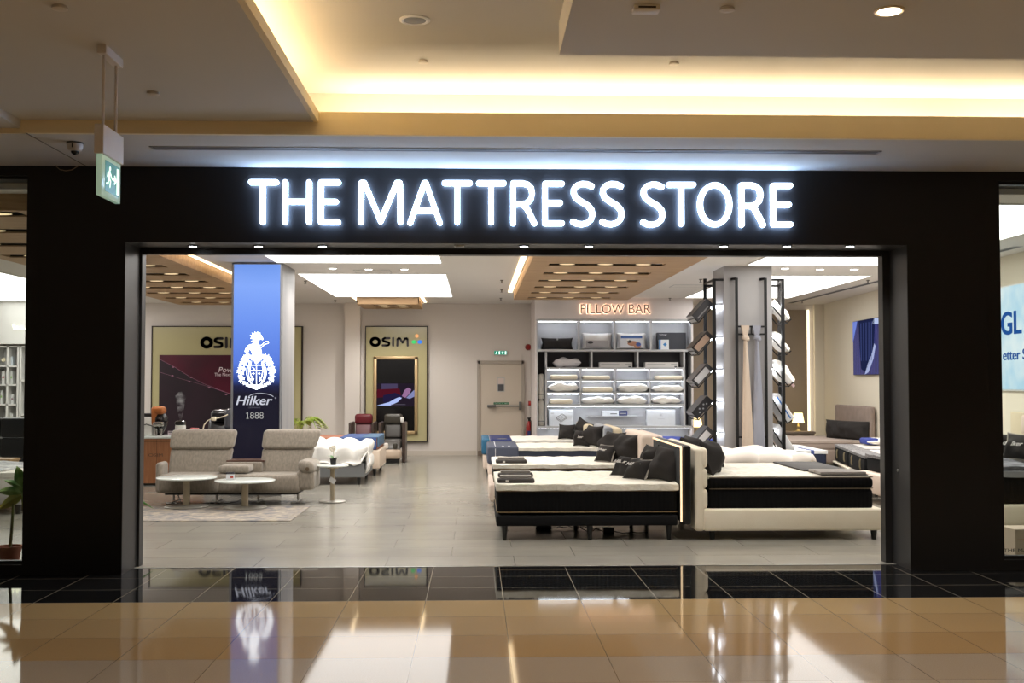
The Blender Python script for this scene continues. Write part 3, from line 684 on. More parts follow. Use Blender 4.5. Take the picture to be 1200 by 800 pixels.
# ------------------------------------------------------------------ fire door
a, c = P(560, 532.5, YB), P(613.5, 424, YB)
d = thing('door_1', '', '', ((a.x+c.x)/2, YB, 0)); del d['label']; del d['category']; struct(d); h = (c.x-a.x)/2; H_ = c.z
M_DOOR = mat('door_paint', (205,192,176), .5); M_FR = mat('door_frame_paint', (172,162,150), .45)
B().box(-h+.04, h-.04, -.04, 0, .0, H_-.04).build('door_leaf', M_DOOR, d, smooth=False)
B().box(-h-.02, -h+.045, -.07, 0, 0, H_+.03).box(h-.045, h+.02, -.07, 0, 0, H_+.03).box(-h, h, -.07, 0, H_-.045, H_+.03).build('door_frame', M_FR, d, smooth=False)
q0, q1 = P(582.5, 459, YB), P(591.5, 442, YB); cxd = d.location.x
g_ = B().box(q0.x-cxd, q1.x-cxd, -.05, -.04, q0.z, q1.z).build('window_rim', mat('vision_rim', (190,188,184), .4, .5), d, smooth=False)
B().box(q0.x-cxd+.02, q1.x-cxd-.02, -.054, -.05, q0.z+.02, q1.z-.16).build('glass_pane', mat('vision_dark', (90,90,94), .2), d, smooth=False)
B().box(q0.x-cxd+.02, q1.x-cxd-.02, -.054, -.05, q1.z-.15, q1.z-.02).build('glass_pane', mat('vision_pale', (214,196,188), .3), d, smooth=False)
q0, q1 = P(571, 477, YB), P(611, 475, YB); zb = q0.z
pb = B().tube([(q0.x-cxd, -.13, zb+.03), (q1.x-cxd-.02, -.13, zb+.03)], .022, 10).build('push_bar', mat('push_bar_steel', (168,166,164), .3, .7), d)
B().rbox(q1.x-cxd-.06, q1.x-cxd, -.17, -.04, zb-.06, zb+.13, .01, 2).rbox(q0.x-cxd, q0.x-cxd+.2, -.15, -.04, zb, zb+.06, .008, 2).build('bar_bracket', mat('bracket_dark', (110,108,106), .4, .6), pb)
q0, q1 = P(578.5, 473.6, YB), P(596.5, 471.2, YB)
pl = B().box(q0.x-cxd, q1.x-cxd, -.046, -.04, q0.z, q1.z).build('green_label', mat('label_green', (18,104,66), .4), d, smooth=False)
write('label_lettering', 'Push bar to open', mat('label_white', (225,235,228), .5), pl, q0.x-cxd+.02, -.046, q0.z+.012, width=q1.x-q0.x-.04, height=q1.z-q0.z-.024, extrude=.001)
B().box(-h, -h+.42, -.3, -.02, .0, .11).build('threshold_block', mat('brown_step', (110,96,84), .6), d, smooth=False)
p0 = P(586.5, 413.3, YB)
t = thing('exit_sign', 'small green emergency exit sign on the back wall above the fire door', 'exit sign', (p0.x, YB, p0.z))
B().rbox(-.155, .155, -.06, 0, -.05, .05, .006, 2).build('housing', M_WHITEP, t)
B().box(-.145, .145, -.063, -.06, -.042, .042).build('green_face', glow('exit_face_green', (20,140,110), 1.1), t, smooth=False)
b = B()
for pts, w_ in (([(-.09,.024),(-.089,.024)], .016), ([(-.095,.01),(-.1,-.01)], .016), ([(-.1,-.01),(-.085,-.02),(-.09,-.034)], .008), ([(-.102,-.01),(-.115,-.03)], .008), ([(.02,0),(.07,0)], .014), ([(.045,.025),(.045,-.025)], .014)): b.ribbon(pts, w_, -.066, -.063)
b.build('running_man', glow('exit_face_white', (230,255,245), 1.6), t, smooth=False)
B().box(-.04, -.012, -.066, -.063, -.034, .034).box(.10, .13, -.066, -.063, -.034, .034).build('door_symbol', MATS['exit_face_white'], t, smooth=False)
p0 = P(621, 406.7, YB-.0)
t = thing('fire_alarm_sounder', 'red fire alarm sounder high on the back wall beside the pillow bar', 'alarm', (p0.x-.04, YB, p0.z))
M_RED = mat('fire_red', (150,22,18), .35)
Mx = Matrix.Rotation(R(90), 4, 'X')
B().lathe([(.07, 0), (.07, .03), (.055, .05), (.05, .1), (.001, .105)], seg=20, M=Mx).build('body', M_RED, t)
B().box(-.02, .02, -.11, -.1, -.01, .01).build('strobe', mat('strobe_red', (190,60,50), .2), t, smooth=False)
p0 = P(621.5, 472.3, YB)
t = thing('call_point', 'small red break-glass call point right of the fire door', 'alarm', (p0.x, YB, p0.z))
B().rbox(-.05, .05, -.05, 0, -.05, .05, .008, 2).build('case', M_RED, t)
B().box(-.03, .03, -.052, -.05, -.02, .025).build('glass_pane', MATS['strobe_red'], t, smooth=False)
p0 = P(620.0, 500, YB-.25)
t = thing('fire_extinguisher', 'red fire extinguisher standing at the back wall beside the fire door', 'fire extinguisher', (p0.x, YB-.25, .0))
zt = P(620, 489, YB-.25).z
B().lathe([(.065, 0), (.07, .02), (.07, zt-.22), (.06, zt-.16), (.04, zt-.11), (.03, zt-.08), (.001, zt-.08)], seg=24).build('cylinder', M_RED, t)
B().lathe([(.025, zt-.09), (.03, zt-.02), (.015, zt)], seg=12).rbox(-.04, .04, -.012, .012, zt-.03, zt+.0, .004, 1).build('valve', mat('valve_black', (30,26,26), .4), t)
B().tube([(.02, -.02, zt-.04), (.04, -.08, zt-.08), (.04, -.09, zt-.2), (.03, -.085, zt-.45)], .01, 8).build('hose', M_DARK, t)
B().box(-.04, .04, -.074, -.066, zt-.5, zt-.3).build('label_plate', mat('ext_label', (40,50,110), .5), t, smooth=False)
# ================================================================== LEFT SIDE OF THE SHOP
M_TAUPE = mat('taupe_weave', (134,125,113), .9, mottle=((152,142,129), 40, (1,1,.4)), bump=('noise', 220, .35, .003), sheen=.3)
M_CHROME = mat('satin_metal', (150,148,144), .3, .9)
M_TBL = mat('white_lacquer', (226,232,228), .15); M_STEM = mat('champagne_metal', (178,166,144), .35, .4)
M_BEECH = mat('beech_veneer', (172,118,80), .5, mottle=((156,102,66), 3, (9, 1, 1)), bump=('noise', 60, .05, .001))

# --- rug
a, c = G(364, 592), G(345, 609)
rm = NT('rug_pattern'); nt = rm.nt; tc = nt.nodes.new('ShaderNodeTexCoord')
n1 = nt.nodes.new('ShaderNodeTexNoise'); n1.inputs['Scale'].default_value = 5; n1.inputs['Detail'].default_value = 8; n1.inputs['Roughness'].default_value = .75; nt.links.new(tc.outputs['Object'], n1.inputs['Vector'])
rp = nt.nodes.new('ShaderNodeValToRGB'); nt.links.new(n1.outputs['Fac'], rp.inputs[0]); e = rp.color_ramp.elements
e[0].position = .38; e[0].color = (*lin((112,112,118)), 1); e[1].position = .62; e[1].color = (*lin((186,172,152)), 1); q = e.new(.5); q.color = (*lin((150,142,134)), 1)
nt.links.new(rp.outputs[0], rm.b.inputs['Base Color']); rm.b.inputs['Roughness'].default_value = .95
rg = thing('rug', 'pale beige and grey worn pattern rug under the round coffee tables', 'rug', (-3.6, 14.6, 0))
B().rbox(-1.35, 1.36, -.82, .8, 0, .012, .005, 1).build('pile', rm.m, rg)
B().box(-1.3, 1.31, -.78, -.75, .0115, .0135).box(-1.3, 1.31, .73, .76, .0115, .0135).box(1.28, 1.31, -.75, .73, .0115, .0135).box(-1.3, -1.27, -.75, .73, .0115, .0135).build('border', mat('rug_border', (146,138,128), .95), rg, smooth=False)

# --- reclining two seater with console
sx0, sx1 = P(182, 580, 15.7).x, P(368, 580, 15.7).x
YS = 15.55
so = thing('recliner_sofa', 'taupe fabric two-seat recliner sofa with high backs and a middle console', 'sofa', ((sx0+sx1)/2, YS, 0)); ox = (sx0+sx1)/2
X = lambda px, y=YS: P(px, 500, y).x - ox
Z = lambda py, y=YS: P(300, py, y).z
def recl(xa, xb, ta, tb, nm):
    # seat
    def wseat(v):
        return v
    z1, z0 = Z(556), Z(578)
    B().rbox(xa, xb, 0, .75, z0, z1, .07, 5).build('seat', M_TAUPE, so)
    # back: leans rearwards, wider at the top
    zt = Z(503, YS+.75); zm = Z(525, YS+.7); zb_ = z1-.05
    def wb(v):
        k = (v.z-zb_)/(zt-zb_); m = (xa+xb)/2
        wid = (xb-xa)/2; wt = (tb-ta)/2; mt = (ta+tb)/2
        u = (v.x-m)/wid
        v.x = (m+u*wid)*(1-k)+(mt+u*wt)*k; v.y += .26*k; return v
    B().rbox(xa+.01, xb-.01, .5, .68, zb_, zm+.01, .05, 4, warp=wb).build('backrest', M_TAUPE, so)
    hd = B().rbox(xa+.0, xb-.0, .45, .64, zm-.01, zt, .06, 5, warp=wb).build('headrest', M_TAUPE, so)
    hd['label'] = 'folded-over head pad'
recl(X(184), X(257), X(183.5), X(264), 'l')
recl(X(294), X(352), X(297), X(368), 'r')
B().rbox(X(253), X(300), .04, .72, Z(578), Z(556)+.0, .05, 4).build('middle_seat', M_TAUPE, so)
B().rbox(X(254), X(290), .1, .5, Z(555), Z(546), .035, 4).build('console_pad', M_TAUPE, so)
B().rbox(X(256), X(300), .45, .8, Z(554, YS+.5), Z(541, YS+.5), .02, 3).build('console_box', M_TAUPE, so)
B().rbox(X(256), X(302), .5, .85, Z(541, YS+.5), Z(539, YS+.5), .004, 1).build('console_tray', mat('walnut_tray', (92,66,56), .4), so)
def armw(v):
    return v
B().rbox(X(181), X(189), .05, .4, Z(578), Z(542), .05, 5).build('armrest', M_TAUPE, so)
ar = B().rbox(X(347), X(368), .02, .68, Z(575), Z(551), .06, 5).rbox(X(349), X(368), -.01, .7, Z(555), Z(540), .07, 5, warp=lambda v: Vector((v.x, v.y, v.z+.05*(v.x-X(358))/.12*-.4))).build('armrest', M_TAUPE, so)
B().lathe([(.025, 0), (.028, -.008), (.001, -.01)], seg=16, M=Matrix.Translation((X(360.5), -.005, Z(549.5))) @ Matrix.Rotation(R(-90), 4, 'X')).build('button', mat('bronze_button', (110,94,76), .4, .5), ar)
for px in (200, 251, 300, 347):
    b = B().tube([(X(px), .2, Z(578)), (X(px), .2, .05)], .014, 8).tube([(X(px)-.1, .2, .014), (X(px)+.1, .2, .014)], .012, 8).tube([(X(px), .08, .03), (X(px), .55, .03)], .011, 8)
    b.build('leg', M_CHROME, so)
B().rbox(X(190), X(348), .15, .6, .13, Z(577), .01, 2).build('mechanism', mat('mechanism_dark', (52,50,48), .5, .4), so)
tag(B().tube([(X(205)+ox, YS+.1, .2), (X(212)+ox, YS+.05, .03), (X(225)+ox, YS+.12, .012), (X(240)+ox, YS+.2, .012), (X(262)+ox, YS+.15, .012), (X(275)+ox, YS+.2, .03), (X(283)+ox, YS+.3, .1)], .006, 6).build('cable', M_DARK), 'thin black cable on the floor under the recliner sofa', 'cable')

# --- round tables
def round_table(px, py_top, r, py_base, zt, label, rb, rs, group=None, lbl_base=None):
    g = G(px, py_base); t = thing('round_table', label, 'table', (g.x, g.y, 0), 0, group)
    z_off = .013 if g.y < 15.4 and g.x < -2.2 else 0
    t.location.z = z_off; zt -= z_off
    B().lathe([(.001, zt-.022), (r-.01, zt-.022), (r, zt-.014), (r, zt-.004), (r-.006, zt), (.001, zt)], seg=48, cap=False).build('table_top', M_TBL, t)
    B().lathe([(rs*2.6, zt-.05), (rs*3.2, zt-.022)], seg=24).box(-r*.6, r*.6, -.02, .02, zt-.04, zt-.022).build('bracket', M_STEM, t)
    B().rbox(-rs, rs, -rs, rs, .012, zt-.03, rs*.5, 3).build('stem', M_STEM, t)
    B().lathe([(rb-.01, 0), (rb, .004), (rb, .012), (rb-.008, .018), (rs*1.5, .026), (.001, .026)], seg=40).build('base', mat('base_plate', (172,168,160), .35, .5), t)
    return t
round_table(218.5, 561, .395, 595, .415, 'left one of the two round white coffee tables before the recliner sofa', .285, .042, 'round white pedestal coffee tables')
round_table(287, 565, .395, 596, .385, 'right one of the two round white coffee tables, with a small card holder', .285, .042, 'round white pedestal coffee tables')
tt = round_table(389.5, 545, .225, 588, .52, 'small round white side table with a potted white orchid on it', .19, .03)
B().quad([Vector((-.05,-.034,.30)), Vector((.02,-.036,.25)), Vector((.06,-.034,.31)), Vector((-.02,-.036,.36))]).build('price_tag', mat('paper_tag', (220,220,220), .6), tt, smooth=False)
g = G(270, 596); zc = .385
t = thing('card_holder', 'small clear card holder with white card on the right coffee table', 'card holder', (P(269.5, 560, g.y-.0).x, g.y+.02, zc))
B().rbox(-.055, .055, -.03, .03, 0, .008, .002, 1).build('foot', mat('clear_foot', (205,210,210), .1), t)
B().box(-.055, .055, -.003, .003, .006, .1).build('card', mat('card_white', (225,225,228), .4), t, smooth=False)
B().box(-.055, .055, -.0045, -.003, .072, .1).build('card_band', mat('card_dark', (70,66,72), .4), t, smooth=False)
B().box(.0, .04, -.0045, -.003, .02, .05).build('card_picture', mat('card_red', (168,62,48), .4), t, smooth=False)
# orchid
g = G(389.5, 588)
t = thing('potted_orchid', 'white orchid with green leaves in a small black pot', 'plant', (g.x+.01, g.y, .52))
B().lathe([(.036, 0), (.046, .075), (.05, .078), (.05, .088), (.044, .088), (.042, .075), (.001, .075)], seg=24).build('pot', mat('pot_black', (22,22,24), .35), t)
M_LEAF = mat('leaf_green', (52,104,40), .45, mottle=((84,138,58), 6)); M_LEAF2 = mat('leaf_yellow_green', (112,150,58), .5, mottle=((150,176,88), 5))
def leaf(b, base, ang, L, W, rise, droop, n=8, fold=.15, mi=0, twist=0):
    d = Vector((math.cos(ang), math.sin(ang), 0)); s_ = Vector((-math.sin(ang), math.cos(ang), 0)); base = Vector(base)
    if twist: s_ = (s_*math.cos(twist) + Vector((0,0,1))*math.sin(twist)).normalized()
    def fn(u, v):
        w = W*math.sin(PI*min(1, u*1.0+.02))**.7*(1-.25*u); vv = v*2-1
        return base + d*(L*u*(1-.18*u)) + Vector((0,0,1))*(rise*u - droop*u*u + abs(vv)*w*fold) + s_*(vv*w)
    b.sheet(fn, n, 4, mi=mi)
for i, (an, L_, W_, ri, dr) in enumerate(((PI, .11, .03, .08, .03), (.1, .10, .026, .09, .06), (PI*.75, .09, .025, .1, .05), (5.3, .09, .025, .05, .03))):
    b = B(); leaf(b, (0,0,.08), an, L_, W_, ri, dr); b.build('leaf', M_LEAF, t, smooth=True)
B().tube([(0,0,.075), (.004,0,.14), (.0,0,.2), (-.012,-.005,.24)], .0035, 6).build('stem', mat('orchid_stem', (100,120,60), .5), t)
for i, (dx, dz) in enumerate(((-.012,.245), (.008,.225), (-.03,.232), (-.008,.212), (.012,.25))):
    b = B()
    for k in range(5):
        a = 2*PI*k/5+i; b.ball((dx+.018*math.cos(a), -.01-.004*i, dz+.018*math.sin(a)), .015, (1, .35, 1), 10)
    b.build('blossom', mat('petal_white', (238,230,214), .6), t)

# --- plants: dumb cane in the left window, its neighbour behind the left pillar, and the palm
g = G(22, 657)
t = thing('potted_plant', 'broad-leaved green plant in a terracotta pot inside the left shop window', 'plant', (g.x+.02, 10.6, 0))
M_TERRA = mat('terracotta', (134,72,50), .75, mottle=((116,60,42), 8))
B().lathe([(.075, 0), (.1, .15), (.112, .152), (.114, .18), (.1, .18), (.097, .15), (.001, .14)], seg=32, cap=True).build('pot', M_TERRA, t)
stp = [(0,0,.14), (.012,0,.3), (.02,0,.45), (.025,0,.62)]
B().tube(stp, [.016,.015,.013,.01], 8).build('stem', mat('cane_green', (92,104,44), .6, mottle=((70,62,36), 14)), t)
M_DC = mat('dumbcane_leaf', (70,124,44), .45, mottle=((150,180,100), 9, (1,1,1)))
def leaf2(b, base, tip, W, bend=.0, dy=0, n=12):
    base, tip = Vector(base), Vector(tip); d = tip-base; L_ = d.length; dn = d.normalized(); side = dn.cross(Vector((0,1,0))).normalized()
    def fn(u, v):
        w = W*(math.sin(PI*min(1, u*.98+.02)**.8))**.75; vv = v*2-1
        return base + dn*(L_*u) + side*(vv*w) + Vector((0, dy*u + .018*abs(vv), -bend*(u*u-u*.3)))
    b.sheet(fn, n, 6)
def pp(px, py, Y_=10.58): p = P(px, py, Y_); return (p.x-t.location.x, Y_-t.location.y, p.z)
for (bp, tp, W_, be, old) in (((27,578),(19,546),.062,0,0), ((27,577),(35,549),.055,0,0), ((26,578),(-4,571),.045,.06,0), ((25,580),(-2,594),.05,.03,1), ((28,572),(4,560),.03,.03,0), ((28,585),(46,572),.045,.04,0)):
    b = B(); leaf2(b, pp(*bp), pp(*tp), W_, be); b.tube([pp(27.5, 600), pp(*bp)], .006, 6)
    b.build('leaf', M_DC if not old else mat('yellowing_leaf', (150,140,50), .5, mottle=((110,130,50), 5)), t)
g2 = (-4.2, 12.3, 0)
t = thing('potted_plant', 'plant behind the left black pillar with one thin drooping leaf showing', 'plant', g2)
B().lathe([(.11, 0), (.14, .2), (.155, .205), (.155, .24), (.14, .24), (.001, .22)], seg=28).build('pot', M_TERRA, t)
B().tube([(0,0,.2), (.01,0,.36), (0,0,.48)], .012, 8).build('stem', MATS['cane_green'], t)
q = P(181, 597, 12.3)
b = B()
cv = [(.0,0,.42), (.25,-.03,.55), (.48,-.05,.55), (.60,-.05,.42), (q.x-g2[0], -.05, q.z+.02)]
rings = []
for i, p in enumerate(cv):
    p = Vector(p); wv = [.008,.014,.02,.018,.003][i]
    rings.append([p+Vector((-wv*.7,0,-wv*.5)), p+Vector((0,-.004,.004)), p+Vector((wv*.7,0,wv*.5)), p+Vector((0,.004,-.002))])
b.loft(rings); b.build('leaf', M_LEAF, t)
for an in (2.0, 3.6, 4.7): b = B(); leaf(b, (0,0,.46), an, .28, .04, .25, .2, 10); b.build('leaf', M_LEAF, t)

g = P(353, 505, 21.95)
t = thing('potted_palm', 'yellow-green feathery potted palm behind the right sofa back', 'plant', (g.x, 21.95, 0))
B().lathe([(.13, 0), (.17, .36), (.18, .4), (.16, .4), (.001, .36)], seg=28).build('pot', mat('palm_pot', (70,50,46), .5), t)
B().tube([(0,0,.36), (.01,0,.6), (0,0,.78)], [.03,.025,.02], 8).build('trunk', mat('palm_trunk', (128,84,62), .7), t)
M_PALM = mat('palm_yellow_green', (186,196,84), .5, mottle=((136,166,60), 9))
rr = random.Random(5)
for k in range(13):
    an = 2*PI*k/13+rr.random()*.3; L_ = .34+rr.random()*.12; ri = .34+rr.random()*.26
    b = B(); d = Vector((math.cos(an), math.sin(an), 0)); sd = Vector((-math.sin(an), math.cos(an), 0)); pts = []
    for i in range(9):
        u = i/8; pts.append(Vector((0,0,.76)) + d*L_*u + Vector((0,0,ri*u*1.6 - (ri*1.5)*u*u)))
    b.tube(pts, .004, 5)
    for i in range(2, 9):
        for j in (0, .5):
            if i == 8 and j: continue
            p = pts[i] if not j else (pts[i]+pts[i+1])/2
            for s_ in (-1, 1):
                tip = p + sd*s_*.13*(1-.4*i/8) + d*.1 + Vector((0,0,-.045)); wv = d*.009
                f = b.bm.faces.new([b.bm.verts.new(v) for v in (p-wv, (p+tip)/2-wv*1.2+Vector((0,0,.02)), tip, (p+tip)/2+wv*1.2+Vector((0,0,.02)), p+wv)])
    b.build('frond', M_PALM, t)

# --- demonstration desk and gadgets
a, c = G(164, 568), G(236, 568); yd = 18.5
x0, x1 = P(163, 540, yd).x - .25, P(240, 540, yd).x; cxd = (x0+x1)/2; zt = P(200, 511, yd).z
t = thing('counter_desk', 'beech wood counter with a white top behind the recliner sofa', 'counter', (cxd, yd+.3, 0)); h = (x1-x0)/2
B().box(-h+.03, h-.03, -.27, .27, .04, zt-.04).build('body', M_BEECH, t, smooth=False)
B().rbox(-h, h, -.3, .3, zt-.04, zt, .006, 2).build('counter_top', M_TBL, t)
B().box(-h+.06, h-.06, -.25, .25, 0, .04).build('plinth', M_DARK, t, smooth=False)
b = B()
for k in range(1, 5): b.box(-h+k*2*h/5-.003, -h+k*2*h/5+.003, -.2715, -.27, .05, zt-.05)
b.box(-h+.03, h-.03, -.272, -.27, zt-.09, zt-.084); b.build('panel_joint', mat('joint_brown', (90,60,40), .7), t, smooth=False)
q = P(173.5, 535, yd)
write('lettering', 'OSIM', mat('desk_letter', (92,70,54), .5), t, q.x-cxd, -.271, q.z, width=P(190, 535, yd).x-q.x, height=.05, extrude=.002)
YD = yd+.25
def DX(px): return P(px, 500, YD).x
def DZ(py): return P(200, py, YD).z
t = thing('leg_massager', 'orange and black massager with a chrome front on the counter', 'massager', (DX(188), YD, zt))
h0 = DZ(476)-zt
B().lathe([(.04, 0), (.06, .01), (.05, .05), (.1, .14), (.125, .22), (.12, .3), (.08, .36), (.001, .38)], seg=20).build('body', mat('massager_black', (24,20,20), .2), t)
B().rbox(-.135, -.02, -.11, .1, .16, h0, .05, 4).rbox(-.1, .08, -.12, .1, h0-.13, h0, .055, 5).build('hood', mat('massager_orange', (178,104,50), .4), t)
B().rbox(-.09, .09, -.15, -.08, .15, .23, .03, 4).build('front_band', mat('massager_chrome', (190,186,180), .15, .8), t)
for s_ in (-1, 1): B().lathe([(.02, 0), (.026, .1), (.02, .12)], (s_*.04, -.11, 0), 12).build('foot', MATS['massager_chrome'], t)
t = thing('air_purifier', 'white square appliance with a dark top at the left end of the counter', 'appliance', (DX(174), YD, zt))
B().rbox(-.085, .085, -.1, .1, 0, DZ(488)-zt, .02, 3).build('body', M_WHITEP, t)
B().rbox(-.08, .085, -.09, .09, DZ(488)-zt, DZ(484)-zt, .012, 2).build('lid', mat('lid_dark', (40,36,36), .3), t)
B().tube([(-.08,-.1,.17),(0,-.115,.19),(.09,-.1,.16)], .008, 6).build('cord', M_DARK, t)
t = thing('humidifier', 'white humidifier with a dark glossy lid giving off steam on the counter', 'humidifier', (DX(211.5), YD, zt))
B().lathe([(.075, 0), (.085, .02), (.085, .15), (.08, .17)], seg=24).build('tank', M_WHITEP, t)
B().lathe([(.08, .17), (.09, .19), (.086, .23), (.05, .245), (.001, .245)], seg=24).build('lid', mat('humid_dark', (40,40,40), .15), t)
vm = bpy.data.materials.new('steam'); vm.use_nodes = True; nt = vm.node_tree; nt.nodes.clear()
vo = nt.nodes.new('ShaderNodeOutputMaterial'); vs = nt.nodes.new('ShaderNodeVolumeScatter'); nn = nt.nodes.new('ShaderNodeTexNoise'); nn.inputs['Scale'].default_value = 11; nn.inputs['Detail'].default_value = 4
tcn = nt.nodes.new('ShaderNodeTexCoord'); nt.links.new(tcn.outputs['Object'], nn.inputs['Vector']); mrn = nt.nodes.new('ShaderNodeMapRange'); mrn.inputs[1].default_value = .44; mrn.inputs[2].default_value = .62; mrn.inputs[4].default_value = 7
nt.links.new(nn.outputs['Fac'], mrn.inputs[0]); nt.links.new(mrn.outputs[0], vs.inputs['Density']); nt.links.new(vs.outputs[0], vo.inputs['Volume'])
o = B().lathe([(.02, .0), (.03, .06), (.045, .14), (.06, .24), (.075, .33), (.09, .40), (.04, .46), (.001, .48)], seg=16).build('steam', vm, loc=(DX(211.5)-.0, YD, zt+.25)); tag(o, 'thin wisp of steam rising from the humidifier on the counter', 'steam', kind='stuff')
t = thing('eye_massager', 'red and white gadget lying on the counter right of the humidifier', 'massager', (DX(228), YD, zt))
B().rbox(-.085, .095, -.06, .06, .03, .1, .035, 4, warp=lambda v: v+Vector((0,0,.04*(1-(v.x/.09)**2)))).build('shell', mat('gadget_red', (170,34,40), .3), t)
B().rbox(-.12, -.01, -.07, .05, 0, .06, .02, 3).build('base', M_WHITEP, t)
B().ball((-.02,-.07,.05), .03, (1,.5,1), 12).build('lens', mat('humid_dark'), t)
t = thing('price_card', 'small pale card lying between the massager and the humidifier', 'card', (DX(201), YD-.02, zt))
B().box(-.05, .05, -.01, .01, 0, .075).build('card', mat('card_lilac', (200,188,196), .5), t, smooth=False)
B().box(-.04, .04, -.012, -.01, .05, .062).build('print', mat('card_dark'), t, smooth=False)

# --- black massage chair between desk and column
q = G(252, 570)
t = thing('massage_chair', 'large glossy black and navy massage chair behind the sofa, left of the blue column', 'massage chair', (P(254, 520, 20.3).x, 20.3, 0))
M_BL = mat('black_leather', (24,24,28), .3, coat=.3); M_NV = mat('navy_shell', (28,36,54), .2, coat=.5)
B().rbox(-.3, .3, -.2, .45, .25, .5, .08, 4).build('seat', M_BL, t)
B().rbox(-.27, .27, .3, .52, -.0+.45, 1.02, .09, 4, warp=lambda v: v+Vector((0, (v.z-.45)*.3, 0))).build('backrest', M_BL, t)
B().rbox(-.2, .2, .3, .56, .96, 1.18, .09, 4).build('headrest', M_BL, t)
B().rbox(.05, .26, .25, .5, .8, 1.2, .09, 4).build('shoulder_wing', mat('shell_grey', (74,76,84), .25), t)
for s_ in (-1, 1):
    B().rbox(s_*.4-.09, s_*.4+.09, -.35, .5, .0, .72, .06, 4).build('armrest', M_NV, t)
    B().tube([(s_*.4,-.36,.3),(s_*.4,-.38,.5),(s_*.42,-.2,.74)], .018, 8).build('trim_rail', M_CHROME, t)
B().rbox(-.24, .24, -.62, -.22, .1, .42, .09, 4).build('leg_rest', M_BL, t)
t = thing('remote_stand', 'curved pale gooseneck with a cream handset beside the black massage chair', 'remote', (P(238, 500, 19.6).x, 19.6, 0))
q0 = P(238, 503, 19.6); qa = [(238,503), (239,498), (243,493), (249,490), (254,490), (262,488), (267,485.5)]
B().tube([(P(u, v, 19.6).x-q0.x, 0, P(u, v, 19.6).z) for u, v in qa], .010, 8).build('gooseneck', mat('cream_plastic', (214,205,182), .4), t)
q1 = P(250.5, 490.5, 19.6); B().rbox(q1.x-q0.x-.04, q1.x-q0.x+.04, -.03, .03, q1.z-.035, q1.z+.035, .015, 3).build('handset', mat('cream_plastic'), t)
B().tube([(0,0,.01), (0,0,q0.z)], .012, 8).lathe([(.13, 0), (.13, .01), (.02, .02)], seg=20).build('pole', mat('cream_plastic'), t)

# --- two massage chairs at the back
def mchair(px, yy, wpx, col1, col2, label, shell):
    g = P(px, 520, yy); t = thing('massage_chair', label, 'massage chair', (g.x, yy, 0), 0); w_ = wpx/FPX*yy/2
    z = lambda py: P(px, py, yy).z
    m1 = mat('chair_'+label[:6]+'_pad', col1, .35); m2 = mat('chair_'+label[:6]+'_panel', col2, .4)
    for s_ in (-1, 1): B().rbox(s_*w_-.07*(s_ > 0)-.0*(s_ < 0), s_*w_+.07*(s_ < 0), -.35, .35, .0, z(494), .05, 4).build('side_shell', shell, t)
    B().rbox(-w_+.08, w_-.08, -.3, .3, .28, .48, .06, 4).build('seat', m2, t)
    def wb(v): v.y += (v.z-.4)*.25; return v
    B().rbox(-w_+.1, w_-.1, .02, .22, .42, z(492), .06, 4, warp=wb).build('backrest', m2, t)
    B().rbox(-w_*.62, w_*.62, -.05, .05, .5, z(497), .04, 4, warp=wb).build('lumbar_pad', m2, t)
    B().rbox(-w_*.68, w_*.68, .02, .26, z(497), z(485), .06, 5).build('headrest', m1, t)
    return t, w_, z
M_BRN = mat('shell_brown', (72,58,52), .35)
t, w_, z = mchair(425.5, 24.4, 30, (104,26,36), (124,88,92), 'maroon massage chair in front of the framed wall screen', M_BRN)
t, w_, z = mchair(460.5, 23.9, 31, (62,58,50), (82,78,74), 'grey green massage chair with a beige leg rest in front of the framed screen', M_BRN)
B().rbox(-w_+.08, w_-.07, -.62, -.25, .09, .30, .08, 4).build('leg_rest', mat('beige_footwell', (196,176,156), .5), t)
B().rbox(-w_+.1, w_-.1, -.58, -.28, .26, .40, .03, 3, warp=lambda v: v+Vector((0,0,(v.y+.43)*.5))).build('leg_pad', MATS['chair_grey g_panel'], t)
for s_ in (-.1, .09): B().rbox(s_-.045, s_+.045, -.62, -.5, .3, .42, .03, 3).build('foot_cushion', mat('pale_foot', (222,214,206), .6) if s_ < 0 else MATS['chair_grey g_pad'], t)
B().rbox(w_-.12, w_-.05, -.1, .0, z(495), z(489), .015, 3).build('remote', M_WHITEP, t)
B().rbox(-w_+.12, w_-.12, -.55, -.25, 0, .1, .01, 1).build('base', M_DARK, t)

# --- two beds in the left rear
M_GREYF = mat('grey_bed_fabric', (122,124,126), .9, bump=('noise', 200, .3, .002)); M_PINKF = mat('cream_bed_fabric', (214,196,178), .9, bump=('noise', 200, .3, .002))
M_TERR = mat('cognac_mattress', (140,86,60), .7); M_DUV = mat('white_duvet_cotton', (238,236,232), .85, bump=('noise', 18, .25, .01))
def bed_frame(name_label, x0, x1, y0, y1, z0, z1, m, legs=(), leg_h=None, legm=None, cat='bed', bev=.02, head=None, group=None, base_name='base'):
    t = thing('divan_bed', name_label, cat, ((x0+x1)/2, (y0+y1)/2, 0), 0, group); a, c = (x1-x0)/2, (y1-y0)/2
    B().rbox(-a, a, -c, c, z0, z1, bev, 3).build(base_name, m, t)
    for (lx, ly) in legs: B().lathe([(.024, 0), (.034, z0)], (lx*(a-.1), ly*(c-.1), 0), 14).build('leg', legm or M_DARK, t)
    return t
L4 = ((-1,-1), (1,-1), (-1,1), (1,1))
bx0, bx1 = -4.5, P(431, 560, 18.6).x
bed_frame('grey fabric divan base under the white duvet, left rear of the shop', bx0, bx1-.05, 18.55, 20.0, .12, .36, M_GREYF, L4)
t = thing('mattress', 'mattress under the white duvet on the grey divan', 'mattress', ((bx0+bx1)/2, 19.28, .36)); h = (bx1-bx0)/2
